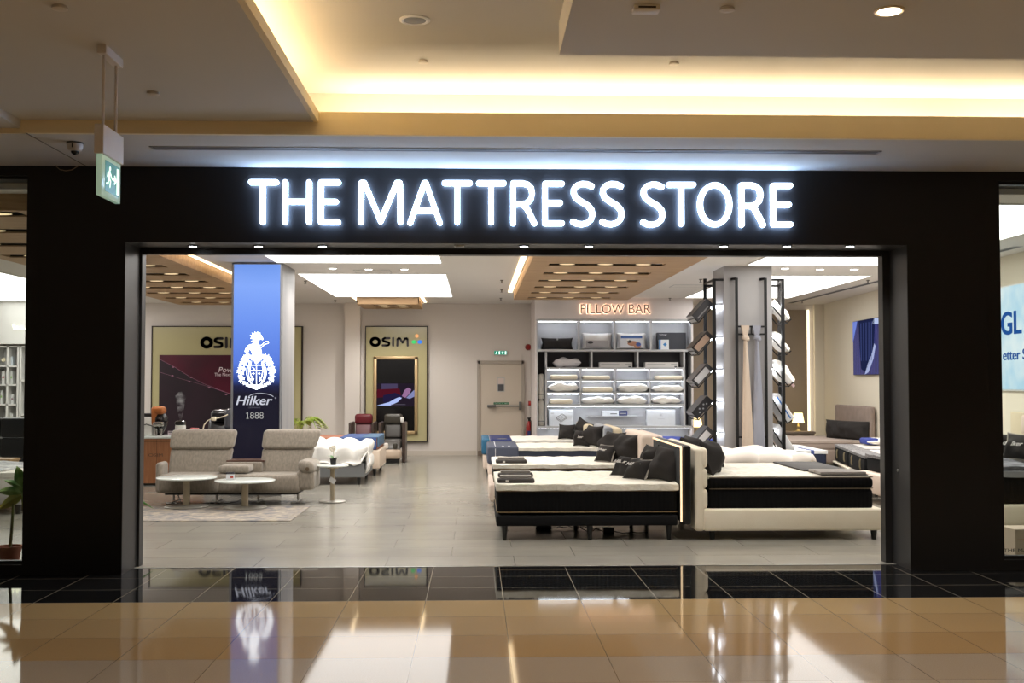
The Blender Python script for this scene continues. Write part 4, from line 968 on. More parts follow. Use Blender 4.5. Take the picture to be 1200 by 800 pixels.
B().rbox(-h+.02, h-.06, -.7, .7, 0, .2, .05, 4).build('body', mat('mattress_white', (230,228,222), .85), t)
B().rbox(-h+.04, h-.08, -.68, .68, .19, .22, .012, 2).build('topper', mat('mattress_white'), t)
def duvet(x0, x1, y0, y1, zt, drop_f, drop_r, drop_l=0, drop_b=0, puff=.05, px=.36, seed=0, nu=70, nv=60):
    """quilted cover lying on a box and hanging over its sides"""
    U0, U1 = x0-drop_l, x1+drop_r; V0, V1 = y0-drop_f, y1+drop_b
    def fn(a, c):
        u = U0+(U1-U0)*a; v = V0+(V1-V0)*c
        x, y, z = u, v, zt
        ov = 0
        if u > x1: d = u-x1; x = x1+.04*min(1, d/.06); z -= d; ov = 1
        if u < x0: d = x0-u; x = x0-.04*min(1, d/.06); z -= d
        if v < y0: d = y0-v; y = y0-.05*min(1, d/.06); z = min(z, zt-d+0) if u <= x1 and u >= x0 else max(z-d*.35, min(z, zt-d)-.02)
        if v > y1: d = v-y1; y = y1+.04*min(1, d/.06); z = min(z, zt-d)
        k = (abs(math.sin(PI*u/px+seed))*abs(math.sin(PI*v/px+seed*2)))**.45
        nz = mnoise.noise(Vector((u*3+seed, v*3, 1)))
        z += puff*k + nz*puff*.7; out = puff*.8*k+nz*.03
        if v < y0: y -= out
        if u > x1: x += out
        if v < y0 and u > x1: x += .03; 
        return Vector((x, y, z))
    b = B(); b.sheet(fn, nu, nv); return b
o = duvet(bx0+.5, bx1-.1, 18.6, 19.9, .62, .34, .42, puff=.085, px=.31, seed=1.3).build('duvet', M_DUV, ang=180); thicken(o, .02); tag(o, 'puffy white duvet hanging off the grey divan bed in the left rear', 'duvet')
# second bed
cx1 = P(449, 545, 21.0).x
bed_frame('cream fabric bed base with the cognac mattress behind the white duvet', -4.3, cx1, 20.25, 21.65, .13, .46, M_PINKF, L4)
t = thing('mattress', 'cognac brown mattress with a blue runner on the cream bed', 'mattress', ((-4.3+cx1)/2, 20.95, .46)); h = (cx1+4.3)/2
B().rbox(-h+.03, h-.04, -.68, .68, 0, .20, .04, 4).build('body', M_TERR, t)
B().rbox(-h+.03, h-.045, -.675, .675, .19, .215, .012, 2).build('top_panel', mat('cognac_top', (156,100,74), .7), t)
t = thing('bed_runner', 'folded blue runner across the foot of the cognac mattress', 'blanket', (cx1-.42, 20.95, .675))
B().rbox(-.3, .36, -.69, .69, .0, .018, .008, 2).rbox(-.28, .36, -.7, -.682, -.2, .015, .008, 2).build('cloth', mat('denim_blue', (52,72,120), .85, mottle=((74,98,150), 5)), t)
B().rbox(.1, .385, -.692, .692, .008, .024, .008, 2).rbox(.372, .39, -.69, .69, -.16, .02, .008, 2).build('border_cloth', mat('teal_band', (76,104,132), .8), t)
# ================================================================== PILLOW BAR WALL UNIT
YP = 23.9
def px_(u, y=YP): return P(u, 430, y).x
def pz_(v, y=YP): return P(700, v, y).z
ux0, ux1 = px_(627), px_(812.5)
struct(B().box(ux0, ux1, YP, YB, pz_(373.5), CH).box(ux0, ux0+.035, YP, YB, 0, pz_(373.5)).box(ux1-.035, ux1, YP, YB, 0, pz_(373.5)).build('wall_niche', mat('niche_paint', (216,208,206), .7), smooth=False))
sg = thing('wall_sign', 'PILLOW BAR letters with a warm halo above the pillow shelves', 'sign', ((ux0+ux1)/2, YP, 0)); gx = (ux0+ux1)/2
a, c = P(680, 367.5, YP), P(762, 356.5, YP)
write_letters('letter', 'PILLOW BAR', mat('sign_face_grey', (96,84,80), .4), sg, a.x-gx, -.04, a.z, c.x-a.x, c.z-a.z, .02, 0)
write_letters('halo_light', 'PILLOW BAR', glow('halo_warm', (255,205,170), 5), sg, a.x-gx-.004, -.018, a.z-.004, c.x-a.x+.008, c.z-a.z+.008, .012, 0)

un = thing('display_shelving', 'tall grey shelving wall with lit compartments for pillows', 'shelving', (gx, YP, 0))
M_SHE = mat('shelf_light_grey', (190,190,192), .45); M_SHD = mat('shelf_dark_back', (58,55,60), .6); M_SHB = mat('shelf_back_grey', (198,199,202), .55)
M_SLED = glow('shelf_led', (240,246,255), 22)
D_ = .42; T = .045
X_ = lambda u: px_(u)-gx; Z_ = lambda v: pz_(v)
# back boards
for (u0, u1, v0, v1, m) in ((629, 811, 375, 410, M_SHB), (630, 811, 411, 431, M_SHD), (630, 639, 431, 501, M_SHD), (803, 811, 431, 501, M_SHD), (640, 802, 432, 475, M_SHB), (640, 802, 475, 500, M_SHB), (629, 811, 501, 534, M_SHB)):
    B().box(X_(u0), X_(u1), D_, D_+.02, Z_(v1), Z_(v0)).build('back_panel', m, un, smooth=False)
def hz(u0, u1, v, t_=T): B().box(X_(u0), X_(u1), 0, D_, Z_(v)-t_/2, Z_(v)+t_/2).build('shelf', M_SHE, un, smooth=False)
def vt(u, v0, v1, t_=T*.8): B().box(X_(u)-t_/2, X_(u)+t_/2, .004, D_, Z_(v1)+T/2, Z_(v0)-T/2).build('divider', M_SHE, un, smooth=False)
hz(628.5, 811.5, 375); hz(628.5, 811.5, 410.5); hz(628.5, 811.5, 500.5, .05); hz(640, 802.5, 431.5); hz(640, 802.5, 445.5, .03); hz(640, 802.5, 460, .03); hz(640, 802.5, 474.5)
B().box(X_(629), X_(811), .03, D_, 0, .06).build('plinth', M_SHD, un, smooth=False)
for u in (629, 678.5, 720.5, 763, 811): vt(u, 375, 410.5)
for u in (640, 693.5, 747.5, 802): vt(u, 410.5, 431.5)
for u in (680.5, 721.5, 762): vt(u, 431.5, 445.5, .025); vt(u, 445.5, 460, .025); vt(u, 460, 474.5, .025)
for u in (640, 802): vt(u, 431.5, 500.5)
for u in (629.3, 811.0): vt(u, 410.5, 500.5)
B().box(X_(690), X_(748), D_-.16, D_, Z_(488)-.012, Z_(488)+.012).build('small_shelf', M_SHE, un, smooth=False)
def led(u0, u1, v): B().box(X_(u0)+.04, X_(u1)-.04, D_-.30, D_-.28, Z_(v)-T/2-.008, Z_(v)-T/2).build('light_strip', M_SLED, un, smooth=False)
for u0, u1 in ((629,678),(679,720),(721,763),(764,811)): led(u0, u1, 375)
for v in (431.5, 445.5, 460):
    for u0, u1 in ((640,680),(681,721),(722,762),(762,802)): led(u0, u1, v)
led(640, 802, 474.5); led(640, 802, 474.5); led(629, 811, 500.5)

M_PW = mat('pillow_white', (240,236,228), .85, bump=('noise', 30, .15, .004)); M_PC = mat('foam_cream', (240,228,204), .85); M_PK = mat('pillow_black', (46,43,42), .9, spec=.3, bump=('noise', 24, .4, .006))
def shelf_z(v): return Z_(v)
def lying(u0, u1, v0, v1, label, m=M_PW, flat=False, seed=0, name='pillow', y=.2, group=None, plump=.42):
    a, c = px_(u0, YP+.1), px_(u1, YP+.1); z0 = pz_(v1, YP+.06); h = abs(pz_(v0, YP+.1)-pz_(v1, YP+.1)); w_ = c-a
    t = thing(name, label, 'pillow', ((a+c)/2, YP+y, z0), 0, group)
    if flat: B().rbox(-w_/2, w_/2, -.13, .13, 0, h, min(.05, h*.42), 5).build('foam_body', m, t)
    else:
        b = pillow_mesh(w_, .30, h, plump, .03, seed); M = Matrix.Translation((0, -.15, h/2)) @ Matrix.Rotation(R(-90), 4, 'X')
        for v in b.bm.verts: v.co = Matrix.Translation((0,0,h/2)) @ (Matrix.Rotation(R(90), 4, 'X') @ (v.co-Vector((0,0,.15))))
        b.build('cushion_body', m, t)
    return t
SB = {410: 409.3, 431: 430.3, 445: 444.6, 460: 459.2, 474: 473.4, 500: 499.2}
rows = [(645,677,439,445,'flat cream foam pillow, first from the left in the upper lit shelf row',M_PC,True),
 (683,715,440,445,'thin rounded cream foam pillow, second from the left in the upper lit shelf row',M_PC,True),
 (768,800,440,445,'thin white foam pillow, rightmost in the upper lit shelf row',M_PC,True),
 (642,678,449,460,'puffy arched white pillow, first from the left in the middle lit shelf row',M_PW,False),
 (683,718,453.5,460,'flat rounded cream foam pillow, second in the middle lit shelf row',M_PC,True),
 (724,760,449.5,460,'thick oval white pillow, third in the middle lit shelf row',M_PW,False),
 (764,801,451.5,460,'soft white pillow, rightmost in the middle lit shelf row',M_PW,False),
 (644,671,467.5,474,'short cream contour foam pillow, first in the lower lit shelf row',M_PC,True),
 (681,720,465.5,474,'wide soft white pillow, second in the lower lit shelf row',M_PW,False),
 (723,758,465,474,'plump white pillow, third in the lower lit shelf row',M_PW,False),
 (763,798,465,474,'plump white pillow, rightmost in the lower lit shelf row',M_PW,False)]
for i, (u0, u1, v0, v1, lab, m, fl) in enumerate(rows): lying(u0, u1, v0, SB[v1], lab, m, fl, i, group='pillows in the lit rows', plump=.3)
lying(648, 681, 419.5, 430.3, 'oval grey white pillow in the dark row under the top shelf', mat('pillow_greywhite', (205,200,202), .85), False, 21, plump=.35)
# top row
def standing(u0, u1, v0, v1, label, m, T_=.2, seed=0, name='pillow', cat='pillow'):
    a, c = px_(u0, YP+.15), px_(u1, YP+.15); z0 = pz_(v1, YP+.1); h = pz_(v0, YP+.15)-pz_(v1, YP+.15)
    t = thing(name, label, cat, ((a+c)/2, YP+.22, z0)); pillow_mesh(c-a, h, T_, .35, .1, seed).build('cushion_body', m, t); return t, (c-a), h
t, w_, h = standing(634, 672, 395.5, 409.3, 'black pillow with pinched corners on the top shelf of the pillow bar', M_PK, .22, 4)
B().ball((0, -.11, h*.85), .02, (1,.3,1), 10).build('badge', mat('badge_pale', (150,150,152), .4), t)
M_CLR = mat('pack_film', (228,226,224), .25)
t, w_, h = standing(681.5, 718, 389.5, 409.3, 'white pillow in a clear pack with a grey label band on the top shelf', M_CLR, .2, 5)
B().rbox(-w_*.36, w_*.34, -.115, -.09, h*.16, h*.55, .01, 2).build('label_band', mat('band_grey', (168,164,166), .5), t)
B().ball((-w_*.22, -.116, h*.42), .05, (1.3,.1,.6), 14).build('label_mark', mat('mark_dark', (50,48,52), .5), t)
t, w_, h = standing(722.5, 758, 389.5, 409.3, 'packed white pillow with a picture of a person resting on its blue label, top shelf', M_CLR, .2, 6)
pc = B().box(-w_*.38, w_*.36, -.112, -.095, h*.1, h*.82).build('picture_label', mat('label_pale', (206,208,216), .5), t, smooth=False)
B().box(-w_*.36, w_*.34, -.114, -.112, h*.66, h*.8).build('blue_band', mat('label_blue', (70,104,170), .5), pc, smooth=False)
B().ball((.02, -.112, h*.36), .05, (2.4,.1,1.1), 14).ball((.12, -.112, h*.2), .05, (1.6,.1,1.1), 14).build('picture_figure', mat('skin_tone', (176,128,104), .6), pc)
B().ball((-.05, -.114, h*.47), .04, (1.3,.15,.8), 14).build('picture_hair', mat('hair_dark', (48,36,34), .6), pc)
B().ball((.14, -.115, h*.3), .04, (1.4,.12,1.1), 14).build('picture_cloth', mat('cloth_blue', (62,84,150), .6), pc)
def boxed(u0, u1, v0, v1, label, m, y=.2, d=.14, name='carton', cat='box', yy=None):
    Y_ = YP+(yy if yy is not None else y-d/2); a, c = px_(u0, Y_), px_(u1, Y_); z0 = pz_(v1, Y_); h = pz_(v0, Y_)-z0
    t = thing(name, label, cat, ((a+c)/2, Y_+d/2, z0)); B().rbox(-(c-a)/2, (c-a)/2, -d/2, d/2, 0, h, .004, 1).build('carton_body', m, t); return t, c-a, h, -d/2
t, w_, h, f_ = boxed(770.5, 804, 389.5, 409.6, 'large charcoal pillow box on the top shelf at the right', mat('carton_charcoal', (50,52,60), .5), .3)
write('lettering', 'Technogel', mat('print_white', (225,225,228), .5), t, -w_/2+.04, f_, h-.06, width=.16, height=.03, extrude=.001)
t, w_, h, f_ = boxed(772.5, 784, 397.8, 409.6, 'small white and blue box in front of the charcoal box on the top shelf', mat('carton_white', (222,226,230), .5), .12, .08)
B().box(-w_/2, -w_/2+.035, f_-.001, f_, 0, h).build('blue_edge', mat('print_blue', (50,130,200), .5), t, smooth=False)
B().box(-.03, .03, -.03, .03, -.001, .001, M=Matrix.Translation((.02, f_-.001, h*.52)) @ Matrix.Rotation(R(90), 4, 'X') @ Matrix.Rotation(R(45), 4, 'Z')).build('blue_diamond', mat('print_blue'), t, smooth=False)
for (u0, u1, nm) in ((702.5, 741, 'middle'), (756, 795, 'right')):
    t, w_, h, f_ = boxed(u0, u1, 424.3, 430.6, 'flat white carton with small print in the %s dark compartment of the pillow bar' % nm, mat('carton_offwhite', (212,208,206), .5), .2, .22)
    B().box(-w_*.45, w_*.1, f_-.001, f_, h*.6, h*.68).box(w_*.28, w_*.46, f_-.001, f_, h*.6, h*.7).build('print_line', mat('print_grey', (150,148,150), .6), t, smooth=False)
    B().box(w_*.38, w_*.46, f_-.0015, f_, h*.08, h*.3).build('print_mark', mat('print_dark', (60,60,64), .6), t, smooth=False)
t, w_, h, f_ = boxed(643, 671.5, 480, 499.5, 'white carton with a drawing of a mattress in the bottom left compartment', mat('carton_white'), .3, .2)
dg_ = [(-.02,.12),(.1,.2),(.01,.27),(-.11,.19),(-.02,.12)]
b = B(); b.ribbon([(x*1.1+.02, z) for x, z in dg_], .008, f_-.002, f_)
b.ribbon([(-.10,.19),(-.10,.165),(0,.095),(.13,.18),(.13,.2)], .008, f_-.002, f_)
for k in (.33, .66): b.ribbon([((-.02+(-.09)*k)*1.1+.02, .12+.07*k), ((.1-.09*k)*1.1+.02, .2+.07*k)], .004, f_-.002, f_)
b.build('drawing', mat('print_dark'), t, smooth=False)
b = B(); b.box(-w_*.42, -w_*.28, f_-.001, f_, h*.8, h*.82).box(-w_*.42, -w_*.3, f_-.001, f_, h*.75, h*.77).box(w_*.3, w_*.44, f_-.001, f_, h*.84, h*.86).build('print_line', mat('print_grey'), t, smooth=False)
t, w_, h, f_ = boxed(758, 791, 480, 499.5, 'plain white carton with a faint star print in the bottom right compartment', mat('carton_white'), .3, .2)
b = B()
for k in range(4):
    a_ = k*PI/4; b.ribbon([(-.05*math.cos(a_), h*.68-.05*math.sin(a_)), (.05*math.cos(a_), h*.68+.05*math.sin(a_))], .005, f_-.002, f_)
b.ribbon([(-.07,h*.45),(.07,h*.45)], .006, f_-.002, f_); b.build('drawing', mat('print_faint', (186,186,192), .6), t, smooth=False)
t, w_, h, f_ = boxed(705.5, 724.8, 481.3, 487.2, 'long white box with small print on the small centre shelf', mat('carton_white'), yy=.29, d=.1)
B().box(0, w_*.4, f_-.001, f_, h*.35, h*.5).build('print_line', mat('print_dark'), t, smooth=False)
t, w_, h, f_ = boxed(725.2, 735, 481.3, 487.2, 'small navy blue box at the right end of the small centre shelf', mat('carton_navy', (36,48,104), .5), yy=.29, d=.1)
B().box(-w_*.35, w_*.35, f_-.001, f_, h*.35, h*.6).build('print_line', mat('print_grey'), t, smooth=False)
# bolsters in the left niche
for i, (v0, v1, lab) in enumerate(((437.5, 468, 'upper of two white body pillows standing in the narrow left niche'), (468.5, 499.3, 'lower of two white body pillows standing in the narrow left niche'))):
    z0, z1 = pz_(v1, YP+.15), pz_(v0, YP+.15); xx = px_(634.5, YP+.15)
    t = thing('body_pillow', lab, 'pillow', (xx, YP+.2, z0), 0, 'body pillows in the left niche')
    B().lathe([(.02, 0), (.055, .02), (.068, .12), (.062, (z1-z0)*.5), (.068, (z1-z0)-.12), (.055, (z1-z0)-.02), (.02, z1-z0)], seg=18).build('cushion_body', M_PW, t)
    B().lathe([(.0685, .1), (.0695, .11), (.0685, .12)], seg=18, cap=False).build('seam', mat('seam_grey', (170,168,166), .8), t)

# ================================================================== CENTRE BEDS
M_RIB = mat('black_mattress_border', (12,12,13), .85, spec=.15, bump=('wave', 7, .5, .006)); M_BLK = mat('black_satin_fabric', (14,14,16), .8, spec=.2)
M_QT = mat('quilted_top_cream', (240,236,224), .85, bump=('voronoi', 9, .6, .03), mottle=((226,220,206), 22, (1,1,3))); M_PIPE = mat('tan_piping', (120,96,58), .6)
M_NAVY = mat('navy_mattress_border', (44,50,66), .8); M_BOUC = mat('cream_boucle', (244,234,214), .95, bump=('noise', 140, .55, .004), mottle=((238,226,204), 2.5)); M_BOUP = mat('pink_cream_boucle', (222,204,190), .95, bump=('noise', 140, .5, .004))
M_GREYH = mat('grey_blue_velvet', (136,140,148), .9, sheen=.3); M_THROW = mat('grey_fleece', (160,154,148), .95, bump=('voronoi', 160, .8, .006)); M_TBASE = mat('charcoal_cover', (54,50,48), .7)
def mattress(label, x0, x1, y0, y1, z0, z1, border, top, tth=.06, group=None, pipe=True, rz=0, over=.012, top_name='quilted_top'):
    cx, cy_ = (x0+x1)/2, (y0+y1)/2; a, c = (x1-x0)/2, (y1-y0)/2; H_ = z1-z0
    t = thing('mattress', label, 'mattress', (cx, cy_, z0), rz, group)
    B().rbox(-a, a, -c, c, 0, H_-tth*.55, .045, 5).build('border', border, t)
    def wv(v):
        v.z += .006*math.sin(v.x*21)*math.sin(v.y*17) if v.z > H_-tth*.5 else .004*math.sin(v.x*13); return v
    B().rbox(-a-over, a+over, -c-over, c+over, H_-tth, H_, tth*.42, 4, sub=14, warp=wv).build(top_name, top, t)
    if pipe:
        for z in (H_-tth-.004, .03): 
            pts = [(-a+.03,-c,z),(a-.03,-c,z),(a,-c+.03,z),(a,c-.03,z),(a-.03,c,z),(-a+.03,c,z),(-a,c-.03,z),(-a,-c+.03,z),(-a+.03,-c,z)]
            B().tube(pts, .006, 6).build('piping', M_PIPE, t)
    return t
def legs(t, pts, z, m, r0=.024, r1=.036):
    for x, y in pts: B().lathe([(r0, 0), (r1, z)], (x, y, 0), 12).build('leg', m, t)

# bed 1 (front)
x0, x1 = .215, 2.155; y0, y1 = 12.03, 13.75
t = thing('bed', 'black bed on tapered legs with a black lit-edge headboard, nearest of the centre row', 'bed', ((x0+x1)/2, (y0+y1)/2, 0)); a, c = (x1-x0)/2, (y1-y0)/2
B().rbox(-a, a, -c, c, .155, .27, .02, 3).build('base', mat('charcoal_upholstery', (22,22,24), .85, spec=.2), t)
legs(t, ((-a+.09, -c+.05), (.03, -c+.05), (a-.09, -c+.05), (-a+.09, c-.06), (.03, c-.06), (a-.09, c-.06), (-.05, 0), (.6, 0.1)), .155, M_DARK, .02, .034)
hb0, hb1 = 2.18-(x0+x1)/2, 2.28-(x0+x1)/2; zh = P(797, 522, 12).z
hb = B().rbox(hb0, hb0+.05, -c-.03, c+.12, .19, zh-.015, .02, 3).build('headboard', mat('headboard_black_velvet', (38,40,42), .7), t)
B().rbox(hb0+.03, hb1+.01, -c-.05, c+.15, .17, zh, .02, 3).build('headboard_shell', M_DARK, hb)
M_GOLD = mat('edge_light_gold', (236,206,164), .4, emit=((255,222,180), 1.2))
B().box(hb0-.004, hb0+.012, -c-.052, -c-.032, .2, zh-.04).box(hb0-.004, hb0+.012, -c-.04, c+.13, zh-.022, zh-.006).tube([(hb0+.004,-c-.042,zh-.05),(hb0+.004,-c-.038,zh-.022),(hb0+.004,-c-.01,zh-.012)], .011, 8).build('edge_strip', M_GOLD, hb)
b = B()
for k in range(1, 6): b.box(hb0-.0015, hb0+.002, -c+k*(2*c+.15)/6-.03-.003, -c+k*(2*c+.15)/6-.03+.003, .2, zh-.04)
b.build('channel_seam', mat('joint_black', (8,8,8), .6), hb, smooth=False)
mattress('black sided mattress with a thick cream quilted top on the nearest centre bed', x0+.01, x1-.0, y0+.01, y1, .272, .60, M_RIB, M_QT, .07)

def scatter(label, x, y, z, W, H, T_, yaw, lean, m, name='cushion', seed=0, group=None, trim=None, text=None, roll=0):
    t = thing(name, label, 'cushion', (x, y, z), 0, group); t.rotation_euler = (Matrix.Rotation(R(yaw), 3, 'Z') @ Matrix.Rotation(R(lean), 3, 'X') @ Matrix.Rotation(R(roll), 3, 'Y')).to_euler()
    pillow_mesh(W, H, T_*1.5, .62, .13, seed, 20, .03, po=2.0).build('cushion_cover', m, t)
    if trim:
        pts = []
        n = 40
        for k in range(n+1):
            a_ = 2*PI*k/n; u, v = math.cos(a_), math.sin(a_); s_ = 1/max(abs(u), abs(v)); u *= s_; v *= s_
            pts.append((W/2*u*(1-.13*(1-v*v)), 0, H/2*v*(1-.13*(1-u*u))+H/2))
        B().tube(pts, .012, 6).build('fringe', trim, t)
    if text: write('lettering', text, mat('cushion_print', (205,200,196), .7), t, -W*.3, -T_*.75-.001, H*.42, width=W*.6, height=W*.13, extrude=.004, shear=.3, offset=.01)
    return t
M_FR = mat('grey_fringe', (150,144,136), .9)
zt = .597
scatter('large black cushion nearest the camera against the headboard of the nearest centre bed', 2.03, 12.42, zt-.01, .42, .42, .2, -50, -24, M_PK, seed=1, group='black cushions on the centre beds', roll=4)
scatter('large black cushion farther in against the headboard of the nearest centre bed', 1.98, 13.15, zt-.01, .42, .40, .2, -60, -26, M_PK, seed=2, group='black cushions on the centre beds')
scatter('small black cushion with grey fringe and white lettering, nearer one on the nearest centre bed', 1.76, 12.62, zt-.01, .33, .29, .15, -48, -40, M_PK, seed=3, trim=M_FR, text='Hilker', group='black cushions on the centre beds')
scatter('small black cushion with grey fringe and white lettering, farther one on the nearest centre bed', 1.66, 13.02, zt-.01, .33, .29, .15, -50, -42, M_PK, seed=4, trim=M_FR, text='Hilker', group='black cushions on the centre beds')
def throw(label, px, py, Y_, z, w_=.4, d_=.17, group='folded throws at the foot of the beds', h=.045, rz=0):
    p = P(px, py, Y_); t = thing('folded_throw', label, 'blanket', (p.x, Y_, z), rz, group)
    B().rbox(-w_/2, w_/2, -d_/2, d_/2, 0, h, .015, 3).build('cover', M_TBASE, t)
    B().rbox(-w_/2+.03, w_/2-.03, -d_/2+.07, d_/2+.03, h-.01, h+.03, .015, 3, sub=4).build('fleece', M_THROW, t)
    B().box(-w_*.28, -w_*.2, -d_/2-.002, -d_/2+.001, h*.3, h*.75).build('label_patch', mat('patch_white', (225,222,218), .6), t, smooth=False)
    return t
throw('grey and charcoal folded throw on the nearest centre bed, nearer of the two', 604.5, 566, 12.25, .6)
throw('grey and charcoal folded throw on the nearest centre bed, farther of the two', 604, 560, 12.95, .6)

# cables and adapter below
g = G(717, 630)
t = thing('power_adapter', 'black power adapter box lying on the floor under the nearest centre bed', 'adapter', (g.x, 12.55, 0))
B().rbox(-.06, .06, -.035, .035, 0, .075, .01, 2).build('case', M_DARK, t)
B().tube([(-.06,0,.03),(-.14,0,.06),(-.2,.02,.012),(-.3,.03,.06),(-.33,.05,.15)], .005, 6).tube([(.06,0,.03),(.16,-.02,.012),(.27,.03,.012),(.34,.0,.012),(.44,.02,.012)], .006, 6).build('cord', M_DARK, t)
g = G(640, 618)
t = thing('power_strip', 'black power strip with tangled cable under the nearest centre bed', 'power strip', (g.x, 12.95, 0))
B().rbox(-.13, .05, -.04, .04, 0, .045, .01, 2).build('case', M_DARK, t)
B().tube([(.05,0,.02),(.12,.03,.012),(.18,-.03,.03),(.25,.03,.012),(.33,-.02,.012),(.42,.01,.03),(.5,0,.012),(.62,.02,.012)], .006, 6).tube([(.1,.04,.012),(.2,.05,.05),(.3,.0,.02),(.44,.05,.04),(.56,.03,.1)], .004, 6).build('cord', M_DARK, t)

# bed 2
x0, x1, y0, y1 = .235, 2.2, 15.0, 16.65
t = thing('bed', 'second centre bed with a cream foot end and two thick pink-cream headboard panels', 'bed', ((x0+x1)/2, (y0+y1)/2, 0)); a, c = (x1-x0)/2, (y1-y0)/2
B().rbox(-a-.06, a, -c-.0, c, .1, .33, .03, 3).build('base', M_BOUP, t); legs(t, ((-a+.08, -c+.08), (a-.1, -c+.08), (-a+.08, c-.08), (a-.1, c-.08)), .1, M_DARK)
z_h = P(745, 505, 16.0).z
for k, (s0, s1) in enumerate(((0, .2), (.205, .3))): B().rbox(a+s0, a+s1, -c-.0, c+.1, .12, z_h+.0-.01*k, .06, 5).build('headboard', M_BOUP, t)
mattress('black sided mattress with a white top on the second centre bed', x0, x1-.02, y0+.01, y1, .33, .585, M_RIB, M_QT, .05)
throw('grey and charcoal folded throw at the foot of the second centre bed', 599, 540, 15.35, .586, .42, .24)
scatter('large black cushion, nearer one against the pink-cream headboard', 2.02, 15.45, .58, .46, .42, .22, -55, -20, M_PK, seed=6, group='black cushions on the centre beds')
scatter('large black cushion, farther one against the pink-cream headboard', 1.9, 16.2, .58, .46, .42, .22, -60, -22, M_PK, seed=7, group='black cushions on the centre beds')
scatter('small black cushion with white lettering lying before the pink-cream headboard', 1.74, 15.5, .58, .32, .27, .16, -48, -32, M_PK, seed=8, trim=M_FR, text='Hilker', group='black cushions on the centre beds')
# bed 3
x0, x1, y0, y1 = .22, 2.1, 18.45, 20.0
t = thing('bed', 'third centre bed with a navy mattress and grey and cream headboard', 'bed', ((x0+x1)/2, (y0+y1)/2, 0)); a, c = (x1-x0)/2, (y1-y0)/2
B().rbox(-a-.02, a, -c, c, .1, .34, .03, 3).build('base', M_BOUP, t); legs(t, ((-a+.08, -c+.08), (a-.1, -c+.08), (-a+.08, c-.08), (a-.1, c-.08)), .1, M_DARK)
z_h = P(715, 500, 18.6).z
B().rbox(a+.0, a+.14, -c, c+.1, .12, z_h, .04, 4).build('headboard', M_GREYH, t); B().rbox(a+.145, a+.3, -c, c+.1, .12, z_h-.01, .06, 5).build('headboard', mat('cream_panel', (214,200,172), .9), t)['label'] = 'cream back panel of the headboard'
mattress('navy sided mattress with a white quilted top on the third centre bed', x0, x1-.02, y0+.01, y1, .34, .605, M_NAVY, M_QT, .05, pipe=False)
t = thing('mattress_cover', 'slate blue fitted sleeve with a white seam over the foot of the third centre mattress', 'cover', (x0+.15, (y0+y1)/2, .345)); hh = (y1-y0)/2
M_SL = mat('slate_blue_cloth', (72,78,96), .7)
B().rbox(-.19, .33, -hh-.02, hh+.02, .0, .285, .04, 5).build('sleeve', M_SL, t); B().box(-.06, -.05, -hh-.0215, -hh-.019, .01, .25).box(-.06, -.05, -hh+.0, hh, .284, .287).build('seam', mat('seam_white', (214,214,216), .6), t, smooth=False)
for s_ in (0, .1): B().box(.05+s_, .09+s_, -hh+.03, -hh+.1, .284, .288).build('print_mark', mat('seam_white'), t, smooth=False)
scatter('large black cushion, nearer one against the grey headboard', 1.93, 18.8, .60, .44, .37, .22, -60, -14, M_PK, seed=9, group='black cushions on the centre beds')
scatter('small black cushion with white lettering beside the larger one at the grey headboard', 1.76, 18.9, .60, .32, .28, .18, -35, -14, M_PK, seed=10, text='Hilker', group='black cushions on the centre beds')
# bed 4
x0, x1, y0, y1 = .14, 1.95, 20.55, 22.2
t = thing('bed', 'farthest centre bed with a white mattress and cream headboard', 'bed', ((x0+x1)/2, (y0+y1)/2, 0)); a, c = (x1-x0)/2, (y1-y0)/2
B().rbox(-a-.01, a, -c, c, .1, .36, .03, 3).build('base', M_BOUP, t); legs(t, ((-a+.08, -c+.08), (a-.1, -c+.08), (-a+.08, c-.08), (a-.1, c-.08)), .1, M_DARK)
B().rbox(a+.02, a+.2, -c, c+.1, .12, P(690, 496, 21).z, .06, 5).build('headboard', MATS['cream_panel'], t)
mattress('white sided mattress with a smooth white top on the farthest centre bed', x0, x1-.02, y0+.01, y1, .36, .62, mat('white_border', (230,226,220), .85), mat('white_smooth_top', (240,236,228), .85), .04, pipe=True)
t = thing('mattress_cover', 'royal blue and teal sleeve over the foot of the farthest centre mattress', 'cover', (x0+.16, (y0+y1)/2, .365)); hh = (y1-y0)/2
B().rbox(-.05, .36, -hh-.02, hh+.02, 0, .275, .03, 4).build('sleeve', mat('royal_blue_cloth', (26,40,98), .5), t); B().rbox(-.2, -.051, -hh-.02, hh+.02, 0, .275, .03, 4).build('teal_band', mat('teal_cloth', (36,96,130), .5), t)
b = B(); b.box(.1, .26, -hh+.1, -hh+.16, .274, .279).build('print_mark', mat('print_gold', (170,160,120), .5), t, smooth=False)
scatter('large black cushion, nearest of the group on the farthest centre bed', 1.93, 20.95, .615, .42, .38, .24, -50, -8, M_PK, seed=12, group='black cushions on the centre beds', roll=20)
scatter('round looking black cushion on the left of the farthest centre bed group', 1.66, 20.85, .615, .34, .29, .2, -30, -12, M_PK, seed=13, group='black cushions on the centre beds')

